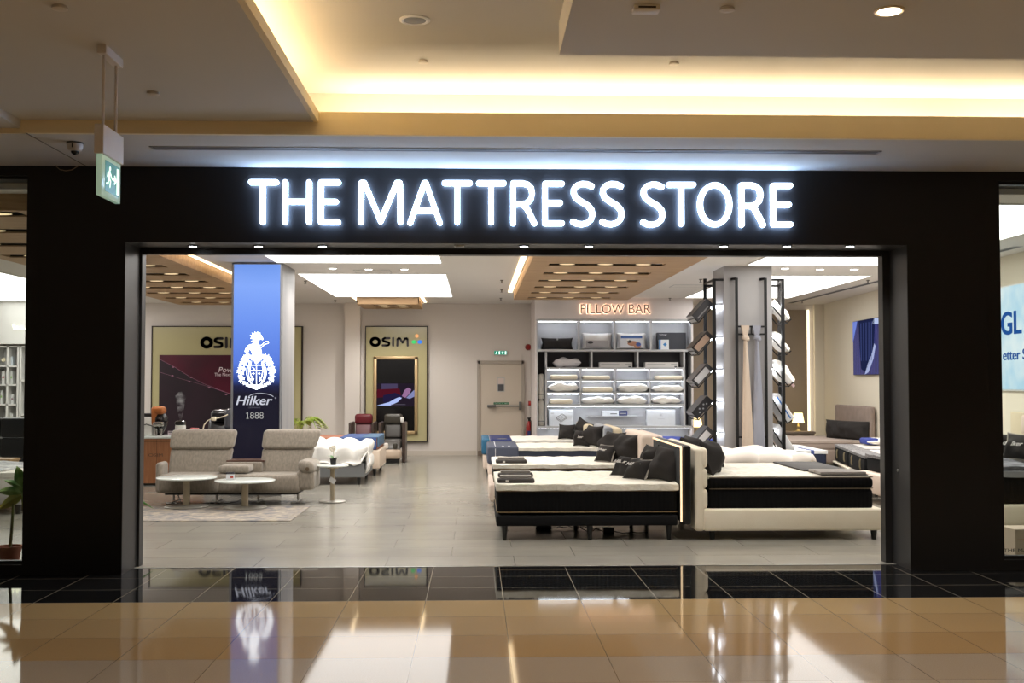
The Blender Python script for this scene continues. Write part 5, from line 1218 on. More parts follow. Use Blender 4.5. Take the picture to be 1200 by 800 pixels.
# ================================================================== RIGHT HAND BEDS (heads back to back with the centre row)
x0, x1, y0, y1 = 2.335, P(1037, 610, 12.0).x, 12.0, 14.0
t = thing('bed', 'cream boucle bed with channelled headboard and low frame at the front right', 'bed', ((x0+x1)/2, (y0+y1)/2, 0)); cx_, cy_ = (x0+x1)/2, (y0+y1)/2
za, zb2 = P(900, 622, 12.0).z, P(900, 596.5, 12.0).z
B().rbox(2.43-cx_, x1-cx_, y0-cy_, y1-cy_, za, zb2, .025, 4).build('frame', M_BOUC, t)
legs(t, ((x0+.2-cx_, y0+.1-cy_), (x1-.1-cx_, y0+.06-cy_), (x0+.2-cx_, y1-.1-cy_), (x1-.1-cx_, y1-.1-cy_)), za, M_DARK, .026, .036)
zc = P(815, 524.5, 12.0).z; n = 3; hh = (zc-zb2)/n
hb = B().rbox(x0-cx_, 2.44-cx_, y0-cy_, y1+.02-cy_, za, zc-.01, .03, 4)
for k in range(n): hb.rbox(x0+.04-cx_, 2.475-cx_, y0-.002-cy_, y1+.022-cy_, zb2+k*hh, zb2+(k+1)*hh, .045, 5)
hb.build('headboard', M_BOUC, t)
zt = P(900, 558, 12.1).z
def wtop(v): return v
t = thing('mattress', 'deep black pillow-top mattress with a white quilted surface on the cream boucle bed', 'mattress', ((2.5+4.30)/2, 13.05, zb2-.03)); a, c = .895, .96; H_ = zt-zb2+.03
B().rbox(-a-.03, a, -c, c, 0, H_*.66, .06, 5).build('border', M_RIB, t)
B().rbox(-a-.03, a, -c-.005, c, H_*.63, H_-.01, .05, 5).build('pillow_top', M_RIB, t)
B().rbox(-a-.01, a-.03, -c+.02, c-.02, H_-.04, H_+.005, .02, 3, sub=14, warp=lambda v: v+Vector((0,0,.004*math.sin(v.x*21)*math.sin(v.y*17)))).build('quilted_top', M_QT, t)
for z in (H_*.645, H_-.012): B().tube([(-a,-c-.004,z),(a-.05,-c-.004,z),(a,-c+.04,z),(a,c,z)], .005, 6).build('piping', mat('fine_tan_piping', (96,80,56), .6), t)
ztop = zb2-.03+H_+.005
scatter('large black cushion leaning on the cream boucle headboard, nearest one', 2.66, 12.42, ztop-.015, .46, .42, .2, 68, -22, M_PK, seed=14, group='black cushions on the cream boucle bed')
scatter('second black cushion with a grey fringe behind the nearest one on the cream boucle bed', 2.86, 13.2, ztop-.015, .40, .34, .17, 62, -26, M_PK, seed=15, trim=M_FR, group='black cushions on the cream boucle bed')
scatter('black cushion farthest in along the cream boucle headboard', 2.64, 13.6, ztop-.015, .44, .4, .2, 72, -20, M_PK, seed=16, group='black cushions on the cream boucle bed')
t = thing('bed_runner', 'charcoal runner with grey fleece folds across the foot of the black pillow-top mattress', 'blanket', (3.98, 13.05, ztop))
B().rbox(-.28, .26, -.4, .95, 0, .018, .008, 2).rbox(-.24, .27, -.92, -.4, 0, .012, .005, 2).build('cloth', M_TBASE, t)
for k, (q0, q1) in enumerate(((-.94, -.74), (-.70, -.5))): B().rbox(-.26, .24, q0, q1, .012, .04, .014, 3, sub=5).build('fleece', M_THROW, t)
# bed B with duvet
x0, x1, y0, y1 = 2.56, 4.38, 14.85, 16.55
t = thing('bed', 'pale bed base under the rumpled white duvet behind the cream boucle bed', 'bed', ((x0+x1)/2, (y0+y1)/2, 0)); a, c = (x1-x0)/2, (y1-y0)/2
B().rbox(-a, a, -c, c, .1, .36, .03, 3).build('base', M_BOUP, t); legs(t, ((-a+.08, -c+.08), (a-.1, -c+.08), (-a+.08, c-.08), (a-.1, c-.08)), .1, M_DARK)
mattress('white mattress under the rumpled duvet behind the cream boucle bed', x0+.03, x1-.08, y0+.01, y1, .36, .62, MATS['white_border'], MATS['white_smooth_top'], .04, pipe=False)
o = duvet(x0+.05, x1-.03, y0+.05, y1-.05, .665, .12, .10, .0, .05, .06, .45, 2.2).build('duvet', mat('duvet_blush', (240,230,220), .85, bump=('noise', 14, .25, .01)), ang=180); thicken(o, .03); tag(o, 'rumpled off-white duvet on the bed behind the cream boucle bed', 'duvet')
# bed C
x0, x1, y0, y1 = 2.45, 4.3, 18.45, 20.05
t = thing('bed', 'bed with a grey rounded headboard behind the rumpled duvet, left of the grey column', 'bed', ((x0+x1)/2, (y0+y1)/2, 0)); a, c = (x1-x0)/2, (y1-y0)/2
B().rbox(-a+.1, a, -c, c, .1, .38, .03, 3).build('base', M_GREYF, t); legs(t, ((-a+.18, -c+.08), (a-.1, -c+.08), (-a+.18, c-.08), (a-.1, c-.08)), .1, M_DARK)
B().rbox(-a, -a+.1, -c, c, .12, .78, .04, 4).build('headboard', mat('grey_headboard', (120,116,114), .85), t)
mattress('white mattress with a blue bedspread left of the grey column', x0+.12, x1-.02, y0+.01, y1, .38, .66, MATS['white_border'], MATS['white_smooth_top'], .05, pipe=False)
t = thing('blanket', 'royal blue folded blanket on the bed left of the grey column', 'blanket', (3.55, 19.2, .665))
B().rbox(-.55, .45, -.4, .7, 0, .05, .02, 3, sub=5, warp=lambda v: v+Vector((0,0,.01*math.sin(v.x*9)*math.sin(v.y*7)))).build('cloth', mat('blanket_blue', (52,72,160), .85), t)

# ================================================================== GREY COLUMN AND ITS RACKS
yc = 17.2
kx0, kx1 = P(848.5, 400, yc).x, P(905, 400, yc).x
struct(B().box(kx0, kx1, yc, yc+.78, 0, CH).build('column_2', mat('column_grey_cladding', (168,166,168), .42, .1, mottle=((176,173,172), 2.5, (1,1,.15))), smooth=False))
M_RACK = mat('rack_black', (20,19,20), .45, .3)
zr = P(865, 325.5, yc-.1).z
t = thing('garment_rail', 'black metal rail frame with cross bars on the front of the grey column', 'rail', ((kx0+kx1)/2, yc, 0)); kc = (kx0+kx1)/2
xa, xb = P(863.5, 400, yc-.1).x-kc, P(897.5, 400, yc-.1).x-kc
for x in (xa, xb): B().bar((x, -.1, .0), (x, -.1, zr), .038).bar((x-.05, -.05, zr-.012), (x, -.1, zr-.012), .034).bar((x-.05, -.05, zr-.012), (x-.05, .0, zr-.012), .034).build('post', M_RACK, t, smooth=False)
for v in (382.5, 391.5, 512): z = P(880, v, yc-.1).z; B().bar((xa, -.1, z), (xb, -.1, z), .026).build('cross_bar', M_RACK, t, smooth=False)
z1, z2 = P(880, 382.5, yc-.1).z, P(880, 391.5, yc-.1).z; xm = P(880.5, 400, yc-.1).x-kc; B().bar((xm, -.1, z2), (xm, -.1, z1), .018).build('cross_bar', M_RACK, t, smooth=False)
zk = P(880, 395, yc-.12).z; zfl = .28
def scarf(px, label, m, lean):
    x = P(px, 395, yc-.14).x; t = thing('hanging_fabric', label, 'fabric', (x, yc-.135, 0), 0, 'knotted fabrics on the column rail')
    def fn(u, v):
        z = zk - (zk-zfl)*v; w_ = .022+.085*v**.8; th = 2*PI*u
        fold = 1+.28*math.sin(th*3+v*2)
        return Vector((w_*math.cos(th)+lean*v, min(.03, .028*math.sin(th)*fold), z))
    b = B(); b.sheet(fn, 36, 24); bmesh.ops.remove_doubles(b.bm, verts=b.bm.verts[:], dist=1e-4); b.build('drape', m, t, ang=180)
    B().ball((0, -.01, zk-.01), .05, (1.2, .7, .8), 16).ball((.02, -.02, zk-.03), .035, (1.3, .7, 1.0), 12).build('knot', m, t)
    B().loft([[Vector((s*.03, -.02, zk)), Vector((-s*.03, -.02, zk)), Vector((-s*.03, .02, zk)), Vector((s*.03, .02, zk))] for s in (1,)] + [[Vector((.065, -.015, z1+.015)), Vector((-.065, -.015, z1+.015)), Vector((-.065, .055, z1+.015)), Vector((.065, .055, z1+.015))]]).build('loop', m, t)
scarf(873.5, 'beige knotted fabric hanging from the rail on the grey column', mat('fabric_beige', (206,188,170), .9), .035)
scarf(887, 'grey blue knotted fabric hanging from the rail on the grey column', mat('fabric_greyblue', (150,152,164), .9), .03)

# pillow racks left and right of the column
M_BRK = mat('bracket_grey', (120,120,124), .4, .5); M_CLED = glow('rack_led', (236,244,255), 28)
def rack(side, pxs, ytop, label, cyl):
    t = thing('pillow_rack', label, 'rack', (kc, yc+.35, 0))
    for (px, yy) in pxs:
        x = P(px, 400, yy).x-kc; z = P(px, ytop, yy).z; yl = yy-(yc+.35)
        B().bar((x, yl, 0), (x, yl, z), .048).build('post', M_RACK, t, smooth=False)
    (pa, ya), (pb, yb) = pxs[0], pxs[1]
    xa, xb = P(pa, 400, ya).x-kc, P(pb, 400, yb).x-kc
    z = P(pa, ytop, ya).z
    xin = (kx0-kc) if side < 0 else (kx1-kc)
    B().bar((xa, ya-yc-.35, z-.017), (xin, ya-yc-.35, z-.017), .035).build('cross_bar', M_RACK, t, smooth=False)
    zb = P(pb, ytop, yb).z
    B().bar((xb, yb-yc-.35, min(z, zb)-.05), (xin, yb-yc-.35, min(z, zb)-.05), .035).build('cross_bar', M_RACK, t, smooth=False)
    B().bar((xa, ya-yc-.35, z-.017), (xb, yb-yc-.35, z-.017), .03).build('cross_bar', M_RACK, t, smooth=False)
    return t, xin
tl, xin = rack(-1, ((837, yc+.02), (826.5, yc+.74)), 326.5, 'black metal rack with five sloping shelves on the left side of the grey column', None)
tr, xir = rack(1, ((917.5, yc+.02), (913.5, yc+.74)), 326.5, 'black metal rack with five sloping shelves on the right side of the grey column', None)
LB = [(828, 364, 'dark grey pillow box, topmost on the left column rack', (66,66,72), (150,150,154)), (828, 402, 'dark pillow box with a skin-toned picture, second from the top on the left column rack', (44,40,42), (176,150,132)),
      (828, 440, 'black and silver pillow box, third from the top on the left column rack', (56,56,60), (190,190,194)), (828, 478, 'black pillow box with pale print, fourth from the top on the left column rack', (34,34,38), (150,152,158)),
      (829, 514, 'charcoal pillow box with a white panel, lowest on the left column rack', (60,60,64), (214,214,216))]
def tray(t, side, px, py, w_, L_, ang):
    """sloping wire shelf with a light under it"""
    p = P(px, py, yc+.1); x = p.x-kc; z = p.z; y = .0; xi = xin if side < 0 else xir
    s_ = side; ca, sa = math.cos(R(ang)), math.sin(R(ang))
    # top end against column side, slopes down and out
    p1 = (x+s_*L_/2*ca, z-L_/2*sa); p0 = (x-s_*L_/2*ca, z+L_/2*sa)
    for yy in (-.27, .27): B().bar((p0[0], yy, p0[1]), (p1[0], yy, p1[1]), .016).build('shelf_rail', M_RACK, t, smooth=False)
    B().bar((p1[0], -.28, p1[1]), (p1[0], .28, p1[1]), .014).bar((p1[0], -.27, p1[1]), (p1[0]+s_*sa*.09, -.27, p1[1]+ca*.09), .014).bar((p1[0], .27, p1[1]), (p1[0]+s_*sa*.09, .27, p1[1]+ca*.09), .014).bar((p1[0]+s_*sa*.09, -.28, p1[1]+ca*.09), (p1[0]+s_*sa*.09, .28, p1[1]+ca*.09), .012).build('shelf_lip', M_RACK, t, smooth=False)
    B().bar((xi, -.27, p0[1]), (p0[0], -.27, p0[1]), .018).bar((xi, .27, p0[1]), (p0[0], .27, p0[1]), .018).build('bracket', M_BRK, t, smooth=False)
    B().box(*((xi+.06, xi+.08) if s_ > 0 else (xi-.08, xi-.06)), -.27, .27, p0[1]-.045, p0[1]-.018).build('light_strip', M_CLED, t, smooth=False)
    return x+kc, z
for i, (px, py, lab, c1, c2) in enumerate(LB):
    x, z = tray(tl, -1, px, py+3, .3, .38, 48)
    m = mat('boxcol_%d' % i, c1, .35); m2 = mat('boxprint_%d' % i, c2, .4)
    o = thing('pillow_box', lab, 'box', (x, yc+.35, z), 0, 'pillow boxes on the column racks'); o.rotation_euler = (0, R(-48), 0)   # local -X end points down and outwards
    B().rbox(-.18, .18, -.25, .25, .012, .15, .006, 1).build('carton_body', m, o)
    B().box(-.182, -.18, -.24, .24, .02, .142).build('end_panel', mat('box_end_grey', (176,176,178), .4), o, smooth=False)
    pn = B().box(-.15, .12, -.252, -.25, .03, .13)
    pn.build('side_print', m if i in (0, 3) else m2, o, smooth=False) if i not in (0, 3) else pn.bm.free()
    if i == 3:
        b = B(); 
        for k, (u, v) in enumerate(((-.09,.06),(-.05,.1),(-.01,.06),(.04,.1),(.08,.07))): b.ball((u, -.251, v), .014, (1,.1,1), 8)
        b.build('side_print', m2, o)
    if i == 0: B().box(-.15, .1, -.252, -.25, .04, .06).build('side_print', m2, o, smooth=False)
RB = [(911.5, 364, 'white pillow on a sloping shelf, topmost on the right column rack', 'p'), (911.5, 401, 'white pillow on a sloping shelf, second from the top on the right column rack', 'p'), (914, 438, 'plump white pillow with a small hanging tag, middle of the right column rack', 't'),
      (913, 478, 'white pillow box with a blue stripe, fourth from the top on the right column rack', 'b'), (914, 514, 'long white foam block, lowest on the right column rack', 'f')]
for i, (px, py, lab, k) in enumerate(RB):
    x, z = tray(tr, 1, px, py+3, .3, .40 if i < 3 else .46, 50 if i < 3 else 58); an = 50 if i < 3 else 58
    o = thing('pillow' if k != 'b' else 'pillow_box', lab, 'pillow' if k != 'b' else 'box', (x, yc+.35, z), 0, 'white pillows on the right column rack'); o.rotation_euler = (0, R(an), 0)
    if k in 'pt':
        b = pillow_mesh(.40 if k == 'p' else .46, .44, .13 if k == 'p' else .2, .3, .03, 30+i)
        for v in b.bm.verts: v.co = Vector((v.co.x, v.co.z-.22, v.co.y+(.085 if k == 'p' else .11)))
        b.build('cushion_body', M_PW, o)
        if k == 't': B().quad([Vector((.2,-.24,.09)), Vector((.26,-.25,.09)), Vector((.27,-.25,.05)), Vector((.21,-.24,.05))]).build('care_tag', mat('tag_pink', (220,190,190), .6), o, smooth=False)
    else:
        B().rbox(-.23, .23, -.24, .24, .012, .15 if k == 'b' else .14, .02, 3).build('carton_body' if k == 'b' else 'foam_body', mat('pillowbox_white', (226,226,228), .5), o)
        if k == 'b': B().box(-.2, .2, -.242, -.24, .08, .1).build('blue_stripe', mat('stripe_blue', (50,110,190), .5), o, smooth=False)
# ================================================================== RIGHT REAR CORNER
M_WPAN = mat('brown_wall_panel', (156,141,122), .55, mottle=((145,130,112), 1.2, (1,1,.4)))
w0, w1 = P(812, 400, YB-.06).x, P(946, 400, YB-.06).x
wp = thing('wall_panelling', 'brown upholstered wall panels lit at the right edge behind the grey column', 'wall panel', ((w0+w1)/2, YB, 0)); h = (w1-w0)/2; n = 4
zt = P(930, 363, YB-.06).z
for k in range(n): B().rbox(-h+k*2*h/n+.006, -h+(k+1)*2*h/n-.006, -.06, 0, .1, zt, .012, 2).build('panel', M_WPAN, wp)
B().box(h+.01, h+.05, -.05, -.03, .1, zt).build('light_strip', glow('panel_led', (255,240,205), 3.2), wp, smooth=False)
B().box(-h-.05, -h-.02, -.05, -.03, .1, zt).build('light_strip', MATS['panel_led'], wp, smooth=False)
struct(B().box(P(953, 400, YB).x, rx(YB), YB-.12, YB, 0, CH).build('trim_10', MATS['right_wall_paint'], smooth=False))
# nightstand, lamp
yn = 24.9
a, c = P(905, 508, yn), P(956, 505.5, yn)
t = thing('nightstand', 'grey beige nightstand with the lit table lamp by the brown wall panels', 'nightstand', ((a.x+c.x)/2, yn+.2, 0)); h = (c.x-a.x)/2; zt = c.z
B().rbox(-h, h, -.2, .2, zt-.05, zt, .008, 2).build('top', mat('nightstand_oak', (136,122,108), .5), t)
B().box(-h+.02, h-.02, -.18, .18, .05, zt-.05).build('body', mat('nightstand_body', (128,114,100), .55), t, smooth=False)
for k in (0, 1): dr = B().box(-h+.04, h-.04, -.19, -.18, .09+k*.2, .27+k*.2-.01).build('drawer', mat('nightstand_oak'), t, smooth=False); B().box(-.06, .06, -.205, -.19, .17+k*.2, .18+k*.2).build('handle', M_CHROME, dr, smooth=False)
p = P(938.5, 505.5, yn)
t = thing('table_lamp', 'small lit table lamp with a cream shade and slim turned base', 'lamp', (p.x, yn+.2, zt))
hl = P(938.5, 484, yn).z-zt
B().lathe([(.065, 0), (.065, .012), (.03, .03), (.022, .06), (.035, .09), (.03, .12), (.014, .15), (.01, .22)], seg=20).build('base', mat('lamp_brass', (176,160,120), .3, .6), t)
B().lathe([(.135, hl-.22), (.095, hl)], seg=28, cap=False).build('lamp_shade', mat('shade_lit', (250,236,200), .8, emit=((255,228,160), 2.2)), t)
B().ball((0, 0, hl-.13), .03, seg=12).build('bulb', glow('bulb_warm', (255,220,160), 12), t)
p = P(819, 500, yn); t = thing('nightstand', 'low brown nightstand glimpsed between the left rack posts', 'nightstand', (p.x, yn+.2, 0))
B().rbox(-.3, .3, -.2, .2, .4, .45, .008, 2).build('top', mat('nightstand_oak'), t); B().box(-.28, .28, -.18, .18, .02, .4).build('body', mat('nightstand_body'), t, smooth=False)
l2 = P(819, 497, yn); t = thing('table_lamp', 'lit table lamp glimpsed between the left rack posts', 'lamp', (l2.x, yn+.2, .45))
B().lathe([(.06, 0), (.06, .012), (.014, .03), (.012, .25)], seg=20).build('base', MATS['lamp_brass'], t); B().lathe([(.12, .22), (.085, .42)], seg=28, cap=False).build('lamp_shade', MATS['shade_lit'], t)

# taupe bed with headboard at the right wall
ya, yb_ = 21.7, 23.9
xr = rx(22.8)
M_TPE = mat('taupe_upholstery', (150,134,124), .9, mottle=((140,124,114), 6)); zh = P(1000, 476, 22).z
t = thing('bed', 'taupe upholstered bed with a tall taupe headboard on the right wall', 'bed', (xr-1.17, (ya+yb_)/2, 0)); c = (yb_-ya)/2
B().rbox(.98, 1.08, -c, c, .1, zh, .04, 4).build('headboard', M_TPE, t)
B().rbox(-1.0, .98, -c+.1, c-.1, .1, .36, .03, 3).build('base', M_TPE, t); legs(t, ((-.9,-c+.2),(.9,-c+.2),(-.9,c-.2),(.9,c-.2)), .1, M_DARK)
zt = P(960, 514, 22.5).z
mattress('taupe covered mattress on the bed by the right wall', xr-2.15, xr-.2, ya+.12, yb_-.12, .36, zt, mat('taupe_border', (168,152,142), .9), mat('taupe_top', (186,170,160), .9), .05, pipe=False)
t = thing('bolster', 'long black bolster pillow with a small white mark on the taupe bed', 'cushion', (xr-.42, 22.4, zt-.01), R(-72))
b = pillow_mesh(1.4, .38, .32, .5, .05, 41, 20, .02); b.build('cushion_cover', M_PK, t)
B().ball((0, -.15, .2), .02, (1.6,.3,.8), 8).build('mark', mat('badge_pale'), t)

# wall screen
ys0, ys1 = 22.7, 20.3
p0 = P(1000, 377, 22.7)
def on_rw(px, py, off=.05):
    """meet the right wall"""
    d = ray(px, py); # x = 7.45+(y-15)*.051 - off
    t_ = (7.45-15*.051-off)/(d.x-.051*d.y); return Vector((d.x*t_, d.y*t_, EYE+d.z*t_))
A_, B_ = on_rw(1000, 376.5), on_rw(1042, 370.5); C_, D2 = on_rw(1000, 438.5), on_rw(1042, 438.5)
rz = math.atan2(A_.x-B_.x, A_.y-B_.y)
t = thing('wall_screen', 'large screen on the right wall showing a blue curtain and velvet', 'screen', ((A_.x+B_.x)/2, (A_.y+B_.y)/2, 0), -rz); L_ = (Vector((A_.x,A_.y))-Vector((B_.x,B_.y))).length/2+.02
zlo, zhi = (C_.z+D2.z)/2, (A_.z+B_.z)/2
B().box(.0, .045, -L_, L_, zlo-.01, zhi+.01).build('bezel', M_DARK, t, smooth=False)
vb = NT('blue_velvet_picture'); nt = vb.nt; tc = nt.nodes.new('ShaderNodeTexCoord'); wv = nt.nodes.new('ShaderNodeTexWave'); wv.inputs['Scale'].default_value = 3.2; wv.bands_direction = 'Y'; wv.inputs['Distortion'].default_value = 1.2; nt.links.new(tc.outputs['Object'], wv.inputs['Vector'])
rp = nt.nodes.new('ShaderNodeValToRGB'); rp.color_ramp.elements[0].color = (*lin((20,24,72)), 1); rp.color_ramp.elements[1].color = (*lin((44,56,130)), 1); nt.links.new(wv.outputs['Fac'], rp.inputs[0])
nt.links.new(rp.outputs[0], vb.b.inputs['Emission Color']); vb.b.inputs['Emission Strength'].default_value = 1.0; vb.b.inputs['Base Color'].default_value = (.01,.01,.02,1); vb.b.inputs['Roughness'].default_value = .25
pic = B().box(-.004, 0, -L_, L_, zlo, zhi).build('picture', vb.m, t, smooth=False)
Hs = zhi-zlo
def yz(b, pts, x0, x1):     # outline given as (fraction left to right, fraction up)
    b.loft([[Vector((x0, L_-u*2*L_, zlo+v*Hs)) for u, v in pts], [Vector((x1, L_-u*2*L_, zlo+v*Hs)) for u, v in pts]]); return b
for nm, pts, col, s_ in (('picture_window', [(.55,.9),(1,.88),(1,1),(.6,1)], (190,205,240), .9), ('picture_curtain', [(.18,1),(.62,1),(.6,.55),(.48,.2),(.36,.05),(.24,.1),(.2,.5)], (30,36,70), 1), ('picture_fringe', [(.64,.5),(.58,.28),(.44,.04),(.34,0),(.42,.18),(.55,.38),(.61,.55)], (175,185,225), .9), ('picture_fringe', [(.0,.62),(.1,.9),(.13,1),(0,1)], (120,140,220), .9)):
    yz(B(), pts, -.009, -.004).build(nm, glow('pic_%s_%d' % (nm, col[0]), col, s_), pic, smooth=False)
b = B()
for k in range(5):
    u = .24+k*.075; yz(b, [(u, .95),(u+.012, .95),(u+.012-.004*k, .25),(u-.004*k, .25)], -.0105, -.009)
b.build('picture_fold', glow('pic_fold', (72,84,140), 1), pic, smooth=False)

# twin black mattresses on a cream frame, turned a little
rzE = R(-10); EX, EY = 5.67, 16.35; EL = 1.43
t = thing('bed', 'cream framed bed base carrying the twin black mattresses at the right', 'bed', (EX, EY, 0), rzE)
B().rbox(.06, EL-.02, .05, 3.1, .1, .29, .03, 3).build('base', M_BOUP, t); B().rbox(-.03, EL, -.0, 3.15, .285, .315, .01, 2).build('slat_edge', mat('pale_edge', (224,214,194), .7), t); legs(t, ((.2,.2),(EL-.2,.2),(.2,2.9),(EL-.2,2.9)), .1, M_DARK)
Mrot = Matrix.Rotation(rzE, 4, 'Z'); Mt = Matrix.Translation((EX, EY, 0)) @ Mrot
for k, (q0, q1, lab) in enumerate(((0.0, 1.54, 'black mattress with grey top panels, nearer of the twin pair at the right'), (1.58, 3.14, 'black mattress with grey top panels, farther of the twin pair at the right'))):
    ce = Mt @ Vector((EL/2, (q0+q1)/2, .316)); m = thing('mattress', lab, 'mattress', ce, rzE, 'twin black mattresses'); a = EL/2
    B().rbox(-a, a, -.76, .76, 0, .25, .05, 5).build('border', M_BLK, m)
    B().rbox(-a+.0, a-.01, -.75, .75, .245, .29, .02, 4, sub=6).build('top_panel', mat('grey_knit_top', (92,90,92), .95, bump=('voronoi', 120, .6, .005), mottle=((150,148,148), 40)), m)
    B().rbox(-a+.3, a, -.62, .62, .285, .297, .005, 1).build('pale_panel', mat('pale_knit', (206,202,198), .9), m)
    for yy in (-.45, .35): B().tube([(-a-.002, yy, .07), (-a-.015, yy, .1), (-a-.015, yy, .19), (-a-.002, yy, .22)], .014, 6).build('handle', mat('handle_tan', (130,118,92), .7), m)
    for xx in (-.4, .2): B().tube([(xx, -.762, .07), (xx, -.775, .1), (xx, -.775, .19), (xx, -.762, .22)], .014, 6).build('handle', MATS['handle_tan'], m)
for k, (px, py, lab) in enumerate(((1024, 523, 'small white and blue pillow on the twin black mattresses'),)):
    g = G(px+8, py-2, .62); m = thing('pillow', lab, 'pillow', (g.x, g.y, .612))
    b = pillow_mesh(.6, .4, .13, .35, .04, 44)
    for v in b.bm.verts: v.co = Vector((v.co.x, v.co.z-.2, v.co.y+.065))
    b.build('cushion_body', M_PW, m); B().rbox(-.31, -.08, -.18, .18, .02, .125, .04, 4).build('blue_panel', mat('panel_blue', (44,60,140), .7), m)
# navy bed
x0, x1, y0, y1 = 4.45, 5.95, 19.0, 20.7
t2 = thing('bed', 'low dark base under the navy mattress behind the twin black mattresses', 'bed', ((x0+x1)/2, (y0+y1)/2, 0)); a, c = (x1-x0)/2, (y1-y0)/2
B().rbox(-a, a, -c, c, .08, .27, .03, 3).build('base', M_BLK, t2); legs(t2, ((-a+.1,-c+.1),(a-.1,-c+.1),(-a+.1,c-.1),(a-.1,c-.1)), .08, M_DARK)
m = mattress('navy sided mattress with a white top and blue straps, left of the twin black mattresses', x0, x1, y0, y1, .27, .52, mat('deep_navy_border', (34,42,66), .75), mat('white_knit_top', (226,226,226), .9), .06, pipe=False)
for k, xx in enumerate((-.5, .05, .5)): B().rbox(xx-.03, xx+.03, -c-.02, c+.02, .18, .256, .01, 2).build('strap', mat('strap_navy', (44,50,72), .7) if k < 2 else mat('strap_blue', (58,78,140), .7), m)
x0 = P(1031.5, 570, 15.2).x
t = thing('bed', 'cream bed foot on a black leg glimpsed by the right door jamb', 'bed', (x0+.95, 15.65, 0))
z1 = P(1035, 557, 15.2).z
B().rbox(-.95, .9, -.45, .45, .13, z1, .03, 3).build('base', M_BOUP, t); legs(t, ((-.82,-.36), (.75,-.36), (-.82,.36), (.75,.36)), .13, M_DARK)
mattress('black mattress glimpsed by the right door jamb on the cream bed foot', x0+.12, x0+1.84, 15.22, 16.08, z1, z1+.24, M_BLK, MATS['grey_knit_top'], .05, pipe=False)
# ================================================================== SEEN THROUGH THE LEFT WINDOW
YS_ = 25.2
def lx(u, y=YS_): return P(u, 430, y).x
def lz(v, y=YS_): return P(20, v, y).z
t = thing('display_shelving', 'white open shelving with small cartons seen through the left window', 'shelving', (lx(10), YS_, 0)); cx = lx(10)
M_WS = mat('white_shelving', (214,212,210), .5)
xa, xb, xc, xd = lx(-22)-cx, lx(21)-cx, lx(24)-cx, lx(62)-cx
B().box(xa, xd, .42, .44, 0, lz(405)).build('back_panel', M_WS, t, smooth=False)
for u in (-22, -6, 8.7, 21, 24, 43, 62): B().box(lx(u)-cx-.02, lx(u)-cx+.02, 0, .42, 0, lz(405)).build('divider', M_WS, t, smooth=False)
for v in (406, 429, 451, 474, 497, 515): B().box(xa, xb, 0, .42, lz(v)-.015, lz(v)+.015).build('shelf', M_WS, t, smooth=False)
for v in (406, 446, 486): B().box(xc, xd, 0, .42, lz(v)-.015, lz(v)+.015).build('shelf', M_WS, t, smooth=False)
fx = thing('sign_fascia', 'tall white curved fascia with glowing script above the left window shelving', 'sign', (cx, YS_, 0))
pts = [Vector((xa + (xd-xa)*i/14, .0-.10*math.sin(PI*i/14), 0)) for i in range(15)]
B().loft([[p+Vector((0,0,lz(403))) for p in pts]+[p+Vector((0,.3,lz(403))) for p in pts[::-1]], [p+Vector((0,0,CH)) for p in pts]+[p+Vector((0,.3,CH)) for p in pts[::-1]]]).build('fascia_board', M_WS, fx)
b = B(); q = lambda u, v: (P(u, v, YS_-.12).x-cx, P(u, v, YS_-.12).z)
b.ribbon([q(15,380.5), q(16.5,385), q(19,385), q(20,382.5), q(21,385), q(24,385), q(25,382), q(26,385), q(33,385), q(33.5,377)], .03, -.13, -.115)
b.ribbon([q(33.5,377), q(34,385), q(40,385), q(41,381)], .03, -.13, -.115)
b.build('script_lettering', glow('script_lit', (255,252,220), 2.5), fx, smooth=False)
def small(u0, u1, v0, v1, label, col, stripe=None, name='carton', round_=False, group='cartons on the white shelving'):
    a, c = lx(u0, YS_+.1), lx(u1, YS_+.1); z0 = lz(v1, YS_+.1); h = lz(v0, YS_+.1)-z0; w_ = c-a
    o = thing(name, label, 'box' if not round_ else 'plate', ((a+c)/2, YS_+.2, z0), 0, group)
    if round_: B().lathe([(w_/2*.3, 0), (w_/2, .02), (w_/2, .035), (.001, .03)], seg=24, M=Matrix.Translation((0, 0, h/2)) @ Matrix.Rotation(R(78), 4, 'X')).build('disc', mat('plate_cream', (226,214,184), .5), o)
    else:
        B().rbox(-w_/2, w_/2, -.06, .06, 0, h, .006, 1).build('carton_body', mat('small_carton_%d' % col[0], col, .5), o)
        if stripe: B().box(-w_*.3, w_*.3, -.062, -.06, h*.45, h*.6).build('print_band', mat('small_stripe_%d' % stripe[0], stripe, .5), o, smooth=False)
small(0, 5, 415.5, 428, 'round cream plate leaning in the top shelf beside the left window edge', (226,214,184), name='plate', round_=True)
small(9.7, 14, 417.5, 428, 'small pale blue carton in the top compartment of the white shelving', (206,214,222))
small(1.2, 5, 434.5, 450, 'white carton with a red band, second row left of the white shelving', (222,222,221), (170,70,90))
small(10.5, 14, 434.5, 450, 'white carton with a green band, second row right of the white shelving', (222,222,221), (130,190,70))
small(0, 2.4, 457, 473, 'white carton with a green band, third row left of the white shelving', (222,222,221), (130,190,70))
small(8.9, 12, 462, 473, 'left one of two small white cartons, third row of the white shelving', (222,222,221), (120,60,80))
small(12.4, 15.4, 462, 473, 'right one of two small white cartons, third row of the white shelving', (222,222,221), (120,60,80))
small(6, 10.5, 481, 496, 'grey carton in the bottom visible row of the white shelving', (150,150,152))
small(11, 15, 484, 496, 'white carton with a green band, bottom visible row of the white shelving', (222,222,221), (130,190,70))
small(28, 33, 454, 485, 'tall stack-like white carton in the right bay of the white shelving', (228,227,225), (200,200,200))
